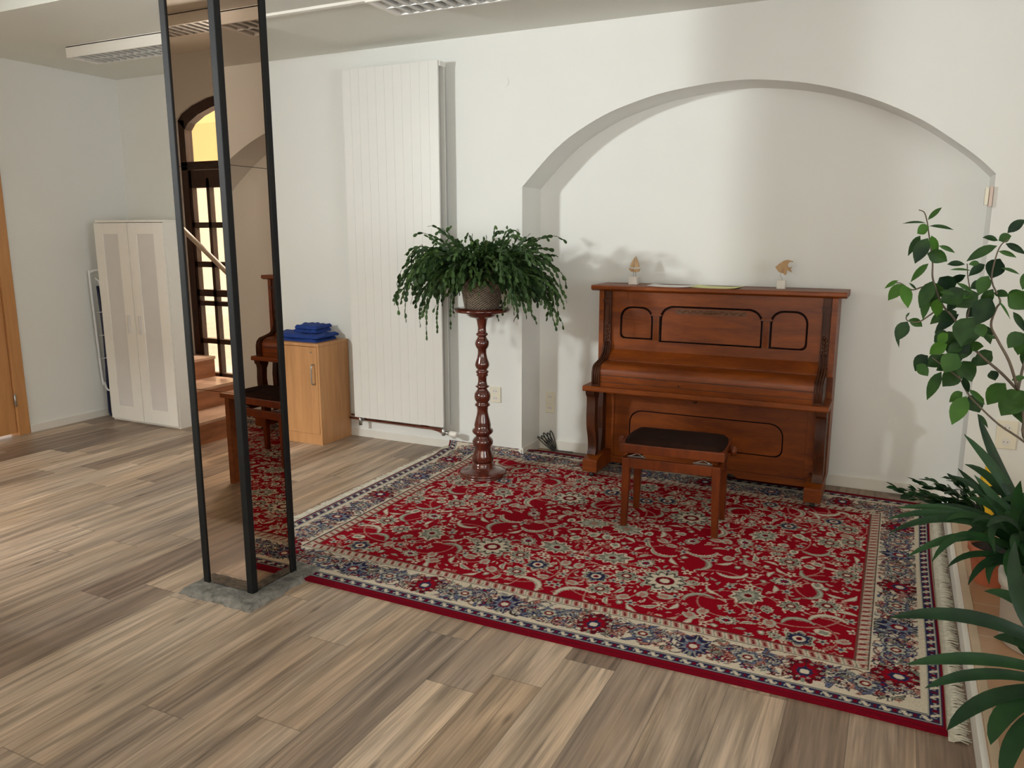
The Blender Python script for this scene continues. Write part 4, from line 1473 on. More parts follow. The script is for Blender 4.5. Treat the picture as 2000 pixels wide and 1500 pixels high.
def framed_panel(x0, x1, z0, z1, holes, yf, depth, recess, nx=None):
    """front board (x,z) with sunk fields: outline ring bevels + sunk board behind"""
    fm = MB()
    # board front faces around holes built as bridged rings: use bmesh boolean-free approach with triangle fill
    import bmesh
    bm = bmesh.new()
    outer = [bm.verts.new((x, yf, z)) for x, z in ((x0, z0), (x1, z0), (x1, z1), (x0, z1))]
    eds = [bm.edges.new((outer[i], outer[(i + 1) % 4])) for i in range(4)]
    for h in holes:
        vs = [bm.verts.new((x, yf, z)) for x, z in h]
        eds += [bm.edges.new((vs[i], vs[(i + 1) % len(vs)])) for i in range(len(vs))]
    bmesh.ops.triangle_fill(bm, edges=eds, use_beauty=True, normal=(0, -1, 0))
    bm.verts.index_update()
    vs = [tuple(v.co) for v in bm.verts]
    fs = [tuple(v.index for v in f.verts) for f in bm.faces]
    bm.free()
    fm.add(vs, fs)
    # outer rim
    fm.add([(x, y, z) for y in (yf, yf + depth) for x, z in ((x0, z0), (x1, z0), (x1, z1), (x0, z1))], [(i, (i + 1) % 4, (i + 1) % 4 + 4, i + 4) for i in range(4)])
    return fm


def inset_outline(h, k):
    cx = sum(p[0] for p in h) / len(h)
    cz = sum(p[1] for p in h) / len(h)
    hx = max(p[0] for p in h) - cx
    hz = max(p[1] for p in h) - cz
    return [(cx + (x - cx) * (hx - k) / hx, cz + (z - cz) * (hz - k) / hz) for x, z in h]


def sunk_fields(parent, holes, yf, groove=0.0125, rec=0.010, yback=None, field=M_PIANO):
    for h in holes:
        i1 = inset_outline(h, groove)
        n_ = len(h)
        gm = MB()
        gm.add([(x, yf, z) for x, z in h] + [(x, yf + rec + 0.004, z) for x, z in inset_outline(h, groove * 0.45)] + [(x, yf + rec * 0.4, z) for x, z in i1], [(a * n_ + i, a * n_ + (i + 1) % n_, (a + 1) * n_ + (i + 1) % n_, (a + 1) * n_ + i) for a in (0, 1) for i in range(n_)])
        gm.build('groove', M_GROOVE, parent)
        fm = MB()
        fm.prism(i1, 1, yf + rec * 0.35, yf + rec * 0.35 + 0.006)
        fm.build('sunk_field', field, parent)


h1 = rrect(-1.628, -1.408, 0.915, 1.128, (0.030, 0.004, 0.075, 0.075))
h2 = rrect(-1.362, -0.722, 0.905, 1.142, (0.004, 0.004, 0.085, 0.085))
h3 = rrect(-0.680, -0.462, 0.905, 1.140, (0.004, 0.035, 0.075, 0.075))
up = framed_panel(XA, XB, 0.84, 1.226, (h1, h2, h3), YU, 0.02, 0.008).build('upper_panel', M_PIANO, piano)
sunk_fields(up, (h1, h2, h3), YU)
for xc in (-1.385, -0.701):
    m = MB()
    m.box(xc - 0.019, xc + 0.019, YU - 0.008, YU + 0.012, 0.905, 1.075)
    for q_ in (-0.010, 0, 0.010):
        m.tube([(xc + q_, YU - 0.009, 0.915), (xc + q_, YU - 0.009, 1.065)], 0.0035, 6)
    m.box(xc - 0.034, xc + 0.034, YU - 0.012, YU + 0.012, 1.075, 1.084).box(xc - 0.028, xc + 0.028, YU - 0.010, YU + 0.012, 1.084, 1.092)
    o = m.build('small_column', M_PIANO, up, 0.001)
    MB().box(xc - 0.0225, xc - 0.019, YU - 0.003, YU + 0.010, 0.905, 1.075).box(xc + 0.019, xc + 0.0225, YU - 0.003, YU + 0.010, 0.905, 1.075).box(xc - 0.036, xc + 0.036, YU - 0.0125, YU + 0.01, 1.0725, 1.0755).build('dark_line', M_GROOVE, o)  # thin dark strips outlining the column
fr = MB()
fr.prism(rrect(-1.262, -0.822, 1.092, 1.124, 0.014, 5), 1, YU + 0.001, YU + 0.006)
for k in range(46):
    x = -1.250 + k * 0.0093
    fr.ball((x, YU + 0.0015, 1.108 + 0.007 * math.sin(k * 1.3)), 0.006, 1.2, 0.5, 1.0, 6)
for k in range(5):
    fr.ball((-1.042 + (k - 2) * 0.012, YU, 1.108), 0.009, 1, 0.5, 1.2, 8)
part(fr.build('carved_frieze', wood('carved_brown_wood', (70, 38, 16), (104, 62, 28), 0.5), up), 'dark carved foliate strip')
# closed fall board, from the panel foot to the rounded front
XK0, XK1 = PXL + 0.082, PXR - 0.082
fb = [(YU + 0.01, 0.842), (YU - 0.004, 0.842), (YU - 0.02, 0.828), (4.895, 0.790), (4.885, 0.781)]
m = MB().prism([(YU + 0.02, 0.60), (YU + 0.02, 0.84)] + fb[1:] + [(4.885, 0.60)], 0, XK0, XK1)
m.build('fall_back', M_PIANO, piano)
m = MB()
pr = [(4.882, 0.60), (4.882, 0.776), (4.84, 0.775), (4.80, 0.772), (4.775, 0.766), (4.757, 0.757), (4.745, 0.744), (4.738, 0.728), (4.738, 0.700), (4.738, 0.60)]
m.prism(pr, 0, XK0, XK1, False)
o = m.build('fall_board', M_PIANO, piano, 0.004, 3)
for p in o.data.polygons:
    p.use_smooth = True
MB().box(XK0, XK1, 4.7365, 4.742, 0.698, 0.702).box(XK0, XK1, 4.7365, 4.742, 0.654, 0.657).build('dark_line', M_GROOVE, o)  # thin dark lines along the rounded front
MB().tube([(-1.17, 4.738, 0.668), (-1.17, 4.7365, 0.668)], 0.006, 8).build('keyhole', M_GROOVE, o)
m = MB().prism([(4.705, 0.592), (4.700, 0.600), (4.700, 0.618), (4.706, 0.626), (YU, 0.626), (YU, 0.592)], 0, PXL - 0.022, PXR + 0.008)
m.build('key_bed', M_PIANO, piano, 0.002)
# lower panel
lo_ = rrect(-1.560, -0.565, 0.215, 0.432, (0.05, 0.05, 0.085, 0.085))
lp = framed_panel(-1.665, -0.430, 0.075, 0.592, (lo_,), YL_, 0.02, 0.006).build('lower_panel', M_PIANO, piano)
sunk_fields(lp, (lo_,), YL_, 0.008, 0.006)
part(MB().ball((-1.12, YL_ - 0.012, 0.527), 0.015, 1, 0.9, 1, 10).build('knob', M_PIANOD, lp), 'small dark turned knob')
for xa, xb in ((PXL + 0.033, -1.665), (-0.430, PXR - 0.033)):
    MB().box(xa, xb, YL_ - 0.014, YL_ + 0.01, 0.075, 0.592).build('stile', M_PIANO, piano, 0.002)
MB().prism([(-1.74, 0.055), (-1.18, 0.055), (-1.15, 0.078), (-0.86, 0.078), (-0.83, 0.055), (-0.34, 0.055), (-0.34, 0.10), (-1.74, 0.10)], 1, YL_ - 0.018, YL_ + 0.03).build('bottom_rail', M_PIANO, piano, 0.002)
for x in (-1.08, -0.94):
    MB().box(x - 0.016, x + 0.016, YL_ - 0.10, YL_ - 0.01, 0.060, 0.072).build('pedal', M_BRASS, piano, 0.004)
# console legs on toe blocks
for s_, xa, xb in ((-1, PXL - 0.008, PXL + 0.050), (1, PXR - 0.060, PXR - 0.002)):
    fr_ = smooth_curve([(0, 4.722, 0.592), (0, 4.728, 0.565), (0, 4.745, 0.545), (0, 4.748, 0.50), (0, 4.744, 0.42), (0, 4.752, 0.34), (0, 4.775, 0.27), (0, 4.785, 0.20), (0, 4.768, 0.15)], 4)
    bk = [(4.815, 0.15), (4.83, 0.20), (4.826, 0.28), (4.805, 0.36), (4.796, 0.44), (4.802, 0.52), (4.82, 0.55), (4.83, 0.592)]
    out = [(p.y, p.z) for p in fr_] + bk
    o = MB().prism(out[::-1], 0, xa, xb).build('leg', M_PIANOD, piano, 0.005)
    # rear support of the console
    MB().prism([(4.90, 0.14), (4.92, 0.30), (4.915, 0.45), (4.93, 0.592), (4.985, 0.592), (4.985, 0.14)], 0, xa + 0.006, xb - 0.006).build('leg_bracket', M_PIANOD, piano, 0.003)
    x0_, x1_ = (PXL - 0.012, PXL + 0.086) if s_ < 0 else (PXR - 0.094, PXR + 0.002)
    MB().prism([(4.700, 0.052), (4.700, 0.128), (4.706, 0.136), (4.775, 0.150), (5.02, 0.150), (5.02, 0.052)], 0, x0_, x1_).build('toe_block', M_PIANO, piano, 0.003)
    cs = MB()
    xm = (x0_ + x1_) / 2
    for y_ in (4.745,):
        cs.tube([(xm - 0.012, y_, ZR + 0.018), (xm + 0.012, y_, ZR + 0.018)], 0.018, 12).box(xm - 0.004, xm + 0.004, y_ - 0.01, y_ + 0.02, ZR + 0.02, 0.054)
    part(cs.build('caster', M_DARKP, piano), 'black caster wheel')
    cs = MB().tube([(xm - 0.012, 5.08, ZR + 0.018), (xm + 0.012, 5.08, ZR + 0.018)], 0.018, 12).box(xm - 0.004, xm + 0.004, 5.07, 5.09, ZR + 0.02, 0.10)
    cs.build('caster', M_DARKP, piano)

# things on the piano
ZL = 1.2622


def sail_toy():
    t = thing('sailboat_figurine', 'small wooden sailing boat figurine on a white block, left end of the piano lid', 'figurine', (-1.585, 5.09, ZL), 'figurines on the piano')
    MB().box(-1.614, -1.556, 5.065, 5.118, ZL, ZL + 0.052).build('block', M_WBLOCK, t, 0.002)
    MB().tube([(-1.587, 5.09, ZL + 0.05), (-1.587, 5.09, ZL + 0.085)], 0.0022, 6).tube([(-1.570, 5.09, ZL + 0.05), (-1.573, 5.09, ZL + 0.082)], 0.0018, 6).build('wire', M_STEEL, t)
    zb_ = ZL + 0.080
    b = MB().prism([(-1.622, zb_ + 0.026), (-1.612, zb_ + 0.012), (-1.604, zb_ + 0.004), (-1.575, zb_), (-1.553, zb_ + 0.004), (-1.545, zb_ + 0.014), (-1.541, zb_ + 0.024), (-1.58, zb_ + 0.020)][::-1], 1, 5.084, 5.096)
    b.build('hull', M_WOODTOY, t, 0.001)
    sl = MB().prism([(-1.612, zb_ + 0.034), (-1.582, zb_ + 0.030), (-1.580, zb_ + 0.100), (-1.592, zb_ + 0.082), (-1.604, zb_ + 0.058)][::-1], 1, 5.085, 5.095)
    sl.prism([(-1.577, zb_ + 0.030), (-1.547, zb_ + 0.036), (-1.556, zb_ + 0.064), (-1.575, zb_ + 0.106)][::-1], 1, 5.085, 5.095)
    sl.build('sail', M_WOODTOY, t, 0.001)


def fish_toy():
    t = thing('fish_figurine', 'small wooden angelfish figurine on a white block, right end of the piano lid', 'figurine', (-0.64, 5.09, ZL), 'figurines on the piano')
    MB().box(-0.672, -0.622, 5.065, 5.115, ZL, ZL + 0.052).build('block', M_WBLOCK, t, 0.002)
    MB().tube(smooth_curve([(-0.646, 5.09, ZL + 0.05), (-0.643, 5.09, ZL + 0.065), (-0.652, 5.09, ZL + 0.075), (-0.654, 5.09, ZL + 0.088), (-0.648, 5.09, ZL + 0.105)], 4), 0.002, 6).build('wire', M_STEEL, t)
    # outline taken in px of a 1500-wide crop; 18.75 px per picture px, 282 px per metre here
    O = [(430, 545), (560, 425), (690, 330), (800, 305), (980, 345), (970, 370), (860, 385), (820, 440), (820, 500), (850, 545), (900, 545), (975, 520), (930, 570), (915, 620), (955, 700), (900, 690), (860, 650), (805, 650), (800, 720), (775, 805), (740, 790), (690, 745), (560, 710), (500, 640)]
    out = [(-0.640 + (x - 690) / 5400, 1.345 + (805 - y) / 5400) for x, y in O]
    MB().prism(out[::-1] if False else out, 1, 5.083, 5.097).build('fish_body', M_WOODTOY, t, 0.001)


sail_toy()
fish_toy()


def sheet(name, x0, x1, y0, y1, mt, label, z=ZL, curl=0.004, rot=0.0):
    m = MB()
    n = 10
    v = []
    for i in range(n + 1):
        for j in range(n + 1):
            u, w_ = i / n - 0.5, j / n - 0.5
            x, y = u * (x1 - x0), w_ * (y1 - y0)
            v.append(((x0 + x1) / 2 + x * math.cos(rot) - y * math.sin(rot), (y0 + y1) / 2 + x * math.sin(rot) + y * math.cos(rot), z + 0.0015 + curl * (abs(u) * 2) ** 3))
    N1 = n + 1
    f = [(i * N1 + j, (i + 1) * N1 + j, (i + 1) * N1 + j + 1, i * N1 + j + 1) for i in range(n) for j in range(n)]
    m.add(v, f, True)
    o = m.build(name, mt, origin=((x0 + x1) / 2, (y0 + y1) / 2, z))
    s_ = o.modifiers.new('solid', 'SOLIDIFY')
    s_.thickness = 0.0015
    tag(o, label, 'paper', 'papers on the piano')


sheet('sheet_music', -1.45, -1.16, 4.93, 5.12, M_PAPER, 'loose white sheets lying on the middle of the piano lid', curl=0.007, rot=0.05)
sheet('booklet', -1.17, -0.88, 4.925, 5.125, M_PAPERY, 'pale yellow green booklet lying on the middle of the piano lid', curl=0.006, rot=-0.08)

# ------------------------------------------------------------------ stool
SXc, SYc = -1.022, 4.155
stool = thing('piano_stool', 'brown wooden piano stool with a dark velvet seat in front of the piano', 'stool', (SXc, SYc, ZR))
TX0, TX1, TY0, TY1 = -1.300, -0.745, 3.985, 4.325


def cushion():
    m = MB()
    n = 24
    v, f = [], []
    hx, hy = (TX1 - TX0) / 2 - 0.008, (TY1 - TY0) / 2 - 0.008
    for i in range(n + 1):
        for j in range(n + 1):
            u, w_ = 2 * i / n - 1, 2 * j / n - 1
            # squircle mapping for rounded corners
            uu = u * math.sqrt(max(0, 1 - 0.12 * w_ * w_))
            ww = w_ * math.sqrt(max(0, 1 - 0.12 * u * u))
            e_ = max(abs(u), abs(w_))
            z = 0.485 + 0.030 * (1 - e_ ** 5) ** 0.6 - 0.004 * math.exp(-(u * u + w_ * w_) * 3)
            v.append((SXc + uu * hx, SYc + ww * hy, z))
    N1 = n + 1
    f = [(i * N1 + j, (i + 1) * N1 + j, (i + 1) * N1 + j + 1, i * N1 + j + 1) for i in range(n) for j in range(n)]
    m.add(v, f, True)
    idx = [i * N1 for i in range(N1)] + [n * N1 + j for j in range(1, N1)] + [i * N1 + n for i in range(n - 1, -1, -1)] + [j for j in range(n - 1, 0, -1)]
    rim = [v[k] for k in idx]
    R = len(rim)
    low = [(p[0], p[1], 0.468) for p in rim]
    m.add(rim + low, [(k, k + R, (k + 1) % R + R, (k + 1) % R) for k in range(R)] + [tuple(R + k for k in range(R))], True)
    return m


part(cushion().build('seat', M_VELVET, stool), 'dark brown velvet cushion')
MB().box(TX0, TX1, TY0, TY0 + 0.022, 0.430, 0.480).box(TX0, TX1, TY1 - 0.022, TY1, 0.430, 0.480).box(TX0, TX0 + 0.022, TY0 + 0.022, TY1 - 0.022, 0.430, 0.480).box(TX1 - 0.022, TX1, TY0 + 0.022, TY1 - 0.022, 0.430, 0.480).box(TX0 + 0.02, TX1 - 0.02, TY0 + 0.02, TY1 - 0.02, 0.455, 0.469).build('seat_frame', M_STOOLW, stool, 0.004)
lx0, lx1, ly0, ly1 = -1.285, -0.762, 3.985, 4.315
MB().box(lx0 + 0.03, lx1 - 0.03, ly0 + 0.006, ly0 + 0.024, 0.345, 0.400).box(lx0 + 0.03, lx1 - 0.03, ly1 - 0.024, ly1 - 0.006, 0.345, 0.400).box(lx0 + 0.006, lx0 + 0.024, ly0 + 0.03, ly1 - 0.03, 0.345, 0.400).box(lx1 - 0.024, lx1 - 0.006, ly0 + 0.03, ly1 - 0.03, 0.345, 0.400).build('apron', M_STOOLW, stool, 0.002)
for sx, sy in ((0, 0), (1, 0), (0, 1), (1, 1)):
    xa, ya = (lx0 if sx == 0 else lx1), (ly0 if sy == 0 else ly1)
    dx, dy = (1 if sx == 0 else -1), (1 if sy == 0 else -1)
    w0, w1 = 0.044, 0.032
    v = []
    for z, w_ in ((ZR, w1), (0.34, w0), (0.402, w0)):
        xs_ = sorted((xa, xa + dx * w_))
        ys_ = sorted((ya, ya + dy * w_))
        v += [(xs_[0], ys_[0], z), (xs_[1], ys_[0], z), (xs_[1], ys_[1], z), (xs_[0], ys_[1], z)]
    f = [(3, 2, 1, 0), (8, 9, 10, 11)] + [(a * 4 + k, a * 4 + (k + 1) % 4, (a + 1) * 4 + (k + 1) % 4, (a + 1) * 4 + k) for a in (0, 1) for k in range(4)]
    MB().add(v, f).build('leg', M_STOOLW, stool, 0.003)
for x, s_ in ((TX0, -1), (TX1, 1)):
    MB().tube([(x, SYc + 0.0, 0.452), (x + s_ * 0.012, SYc, 0.452), (x + s_ * 0.014, SYc, 0.452), (x + s_ * 0.034, SYc, 0.452), (x + s_ * 0.042, SYc, 0.452)], [0.012, 0.012, 0.026, 0.028, 0.016], 14).build('height_knob', M_STOOLW, stool)
for x in (-1.215, -0.86):
    for y in (4.03, 4.28):
        m = MB()
        m.box(x - 0.05, x + 0.05, y - 0.003, y + 0.003, 0.398, 0.404)
        m.prism([(x - 0.045, 0.402), (x - 0.035, 0.402), (x + 0.045, 0.434), (x + 0.035, 0.434)], 1, y - 0.004, y + 0.004)
        m.prism([(x + 0.045, 0.402), (x + 0.035, 0.402), (x - 0.045, 0.434), (x - 0.035, 0.434)], 1, y + 0.005, y + 0.012)
        m.build('scissor_lift', M_STEEL, stool)
stool.rotation_euler = (0, 0, math.radians(4))

# ------------------------------------------------------------------ potted plants on the tiled step
ZP = 0.0805


def pot(name, cx, cy, r0, r1, h, mt, parent, zb=ZP):
    MB().lathe(cx, cy, [(r0 * 0.97, zb), (r0, zb + 0.005), (r1 * 0.97, zb + h * 0.84), (r1 * 1.03, zb + h * 0.85), (r1 * 1.05, zb + h), (r1 * 0.94, zb + h), (r1 * 0.92, zb + h * 0.9)], 36, cap=False).build(name, mt, parent)
    MB().lathe(cx, cy, [(0.0, zb + h * 0.9), (r1 * 0.93, zb + h * 0.89)], 24, cap=False).build('soil', M_SOIL, parent)
    MB().lathe(cx, cy, [(0.0, zb), (r0 * 0.97, zb)], 24, cap=False).build('pot_bottom', mt, parent)


def strap(m, p0, p1, p2, wd, shade, tipround=True, fold=0.18):
    """strap leaf as a quadratic curve through three 3-D points"""
    p0, p1, p2 = Vector(p0), Vector(p1), Vector(p2)
    n = 14
    l1, l2 = (p1 - p0).length, (p2 - p1).length
    tm = min(0.75, max(0.3, l1 / (l1 + l2)))
    c = (p1 - p0 * (1 - tm) ** 2 - p2 * tm ** 2) / (2 * tm * (1 - tm))
    pts, ws = [], []
    for i in range(n + 1):
        t = i / n
        pts.append(p0 * (1 - t) ** 2 + c * 2 * t * (1 - t) + p2 * t * t)
        base = min(1, 0.50 + t * 0.9)
        tip = max(0.0, 1 - ((t - 0.62) / 0.38) ** 2.2) ** 0.75 if t > 0.62 else 1
        ws.append(max(0.0008, wd * base * tip))
    nn = (CAM - p1).normalized() + Vector((0.0, 0.0, 0.55))
    m.blade(pts, ws, nn, fold, shade)


# A: large clivia in the cream pot
clA = thing('clivia_plant', 'large strap leaved clivia in a big cream pot on the tiled step', 'potted plant', (0.66, 3.30, ZP))
ax, ay = 0.62, 3.32
pot('cream_pot', ax, ay, 0.165, 0.182, 0.26, M_POT, clA)
m = MB()
hub = Vector((ax, ay, 0.36))


def Z2(zx, zy, Y):
    return at(1700 + zx / 3.75, 800 + zy / 3.75, Y)


LA = [((785, 30), (900, 330), 3.45, 3.4, 44), ((685, 180), (880, 400), 3.40, 3.38, 46), ((690, 400), (850, 480), 3.55, 3.45, 40), ((590, 480), (830, 600), 3.30, 3.30, 42),
      ((195, 720), (560, 730), 3.20, 3.26, 40), ((130, 800), (560, 765), 3.10, 3.2, 42), ((135, 905), (500, 800), 3.02, 3.15, 42), ((265, 1080), (620, 940), 2.98, 3.1, 44), ((450, 1115), (650, 930), 2.94, 3.1, 40),
      ((565, 1155), (760, 1060), 2.96, 3.12, 34), ((715, 1285), (850, 1120), 2.98, 3.12, 36), ((870, 1280), (900, 1130), 3.0, 3.14, 36), ((915, 1055), (890, 880), 3.02, 3.14, 36), ((850, 860), (960, 800), 3.0, 3.1, 42),
      ((545, 820), (700, 770), 3.15, 3.22, 38), ((745, 830), (860, 790), 3.1, 3.2, 30), ((640, 430), (850, 650), 3.5, 3.4, 40), ((760, 480), (900, 640), 3.3, 3.3, 44), ((1100, 520), (1080, 750), 3.2, 3.25, 60), ((980, 480), (1010, 700), 3.5, 3.4, 46), ((1160, 700), (1120, 850), 3.0, 3.1, 46),
      ((700, 640), (880, 700), 3.35, 3.3, 44), ((820, 620), (950, 740), 3.25, 3.28, 44), ((1240, 900), (1150, 880), 3.0, 3.1, 46), ((1060, 1100), (1060, 950), 3.0, 3.12, 44), ((1250, 500), (1180, 700), 3.4, 3.35, 46), ((480, 690), (780, 760), 3.4, 3.35, 40), ((1010, 1250), (1010, 1080), 3.05, 3.15, 40), ((1180, 1150), (1120, 1000), 3.0, 3.1, 44), ((900, 700), (990, 820), 3.12, 3.18, 44)]
for k, (tip, mid, Yt, Ym, wpx) in enumerate(LA):
    tp = Z2(tip[0], tip[1], Yt)
    md = Z2(mid[0], mid[1], Ym)
    hb = hub + Vector((0.035 * math.cos(k * 2.1), 0.035 * math.sin(k * 2.1), -0.04))
    p0, p2 = hb, tp
    # middle point halfway along the arch
    strap(m, p0, md, p2, wpx / 2 / 3.75 * Ym / 1538 * 1.45, 0.15 + 0.6 * ((k * 37) % 10) / 10)
rc = random.Random(4)
for k in range(26):
    a_ = rc.uniform(0, 2 * math.pi)
    rr_ = rc.uniform(0.18, 0.34)
    zt_ = rc.uniform(0.34, 0.62)
    hb = hub + Vector((0.03 * math.cos(a_), 0.03 * math.sin(a_), -0.04))
    md = hub + Vector((rr_ * 0.55 * math.cos(a_), rr_ * 0.55 * math.sin(a_), (zt_ - 0.36) * 0.6 + 0.13))
    tp = hub + Vector((rr_ * 1.15 * math.cos(a_), rr_ * 1.15 * math.sin(a_), zt_ - 0.36))
    strap(m, hb, md, tp, rc.uniform(0.017, 0.024), rc.uniform(0.05, 0.7))
m.build('foliage', M_CLIVIA, clA)

# C: the clivia nearest the camera
clC = thing('clivia_plant', 'clivia nearest the camera with long dark leaves arching over the rug edge', 'potted plant', (0.66, 2.66, ZP))
pot('terracotta_pot', 0.64, 2.70, 0.085, 0.115, 0.20, M_TERRA, clC)
m = MB()
hub = Vector((0.63, 2.70, 0.30))


def Z3(zx, zy, Y):
    return at(1700 + zx / 3.75, 1100 + zy / 3.75, Y)


LC = [((130, 400), (560, 375), 2.62, 2.62, 92), ((265, 740), (640, 700), 2.55, 2.6, 82), ((400, 915), (700, 825), 2.50, 2.58, 74), ((560, 1225), (780, 1040), 2.38, 2.5, 100), ((880, 1330), (980, 1110), 2.36, 2.5, 118), ((975, 1640), (1060, 1300), 2.30, 2.45, 110), ((1060, -165), (1090, 250), 2.75, 2.72, 96), ((835, 205), (1010, 240), 2.8, 2.75, 70), ((900, 540), (1060, 560), 2.8, 2.75, 84), ((1300, 1200), (1240, 1000), 2.4, 2.5, 100), ((1400, 300), (1270, 500), 2.8, 2.75, 90), ((1500, 700), (1350, 700), 2.6, 2.65, 90), ((1050, 480), (1120, 600), 2.78, 2.74, 80), ((1180, -60), (1190, 300), 2.85, 2.8, 90)]
for k, (tip, mid, Yt, Ym, wpx) in enumerate(LC):
    tp = Z3(tip[0], tip[1], Yt)
    md = Z3(mid[0], mid[1], Ym)
    hb = hub + Vector((0.03 * math.cos(k * 2.1), 0.03 * math.sin(k * 2.1), -0.06))
    strap(m, hb, md, tp, wpx / 2 / 3.75 * Ym / 1538 * 1.1, 0.1 + 0.5 * ((k * 37) % 10) / 10)
m.build('foliage', M_CLIVIA, clC)

# B: small leafy plant in a terracotta pot behind the clivia
plB = thing('small_leafy_plant', 'small dark leaved plant in a terracotta pot between clivia and rug', 'potted plant', (0.475, 3.86, ZP))
bx_, by_ = 0.475, 3.86
pot('terracotta_pot', bx_, by_, 0.07, 0.10, 0.17, M_TERRA, plB)
m = MB()
ms = MB()
tips = [(1752, 953), (1776, 973), (1800, 944), (1790, 958), (1815, 970), (1822, 940), (1835, 985), (1845, 955), (1862, 975), (1858, 935), (1872, 950), (1828, 1000), (1880, 990), (1768, 962), (1850, 1000), (1810, 990)]
for k, (x, y) in enumerate(tips):
    tp = at(x, y, 3.75 + 0.05 * ((k * 7) % 5 - 2))
    b0 = Vector((bx_, by_, 0.23))
    md = (b0 + tp) / 2 + Vector((0, 0, 0.07))
    pts = smooth_curve([b0, md, tp], 5)
    ms.tube(pts, [0.004 - 0.0025 * i / len(pts) for i in range(len(pts))], 5)
    for i in range(3, len(pts)):
        for sgn in (-1, 1):
            a = pts[i]
            L = random.uniform(0.04, 0.065)
            dr3 = ((pts[i] - pts[i - 1]).normalized() + Vector((random.uniform(-.4, .2), random.uniform(-.5, .5), random.uniform(-.5, .35) + 0.1 * sgn))).normalized()
            q3 = [a + dr3 * L * t for t in (0, .3, .6, .85, 1)]
            m.blade(q3, [0.002, L * .2, L * .24, L * .13, 0.001], Vector((0.1, -0.5 * sgn, 1)), 0.2, random.random())
m.build('foliage', M_SMALL, plB)
ms.build('stem', M_GSTEM, plB)

# D: tall leafy plant rising from a pot right of the frame
plD = thing('tall_leafy_plant', 'tall leafy camellia like plant rising at the right edge of the photo', 'potted plant', (1.05, 3.55, ZP))
pot('terracotta_pot', 0.98, 3.62, 0.12, 0.16, 0.28, M_TERRA, plD)


def Z1(zx, zy, Y):
    return at(1700 + zx / 3.3333, 380 + zy / 3.3333, Y)


ms = MB()
base = Vector((0.98, 3.62, 0.33))
YD = 3.42
stems = [
    [(960, 1270), (905, 1090), (830, 950), (785, 850), (820, 740), (845, 690), (790, 560), (815, 415), (850, 330), (900, 290)],
    [(950, 1265), (850, 1160), (700, 1030), (600, 900), (540, 800), (470, 720), (430, 620), (405, 540), (405, 450), (395, 360), (380, 250), (368, 170), (350, 115), (315, 100)],
    [(1040, 1640), (840, 1500), (700, 1370), (630, 1290), (585, 1200), (560, 1100)],
    [(600, 900), (640, 760), (650, 640), (635, 540), (630, 450)],
    [(430, 620), (350, 600), (270, 620), (190, 575), (120, 590)],
    [(470, 720), (380, 790), (310, 830), (240, 820), (235, 790)],
    [(960, 1270), (1000, 1100), (1060, 900), (1040, 750), (980, 640)],
    [(585, 1200), (480, 1120), (400, 1060)],
    [(1040, 1640), (1000, 1450), (960, 1270)]]
for k, s_ in enumerate(stems):
    Yk = YD + 0.03 * ((k * 3) % 5 - 2)
    P = [Z1(x, y, YD if i == 0 else Yk) for i, (x, y) in enumerate(s_)]
    if k in (2, 8):
        P = [base, (base + P[0]) / 2 + Vector((0.03, 0, 0.0))] + P
    pts = smooth_curve(P, 4)
    r0, r1 = (0.0055, 0.0018)
    if k in (3, 4, 5, 7):
        r0 = 0.0035
    if k == 8:
        r1 = 0.007
    ms.tube(pts, [r0 + (r1 - r0) * i / (len(pts) - 1) for i in range(len(pts))], 7)
ms.build('stem', M_STEM, plD)
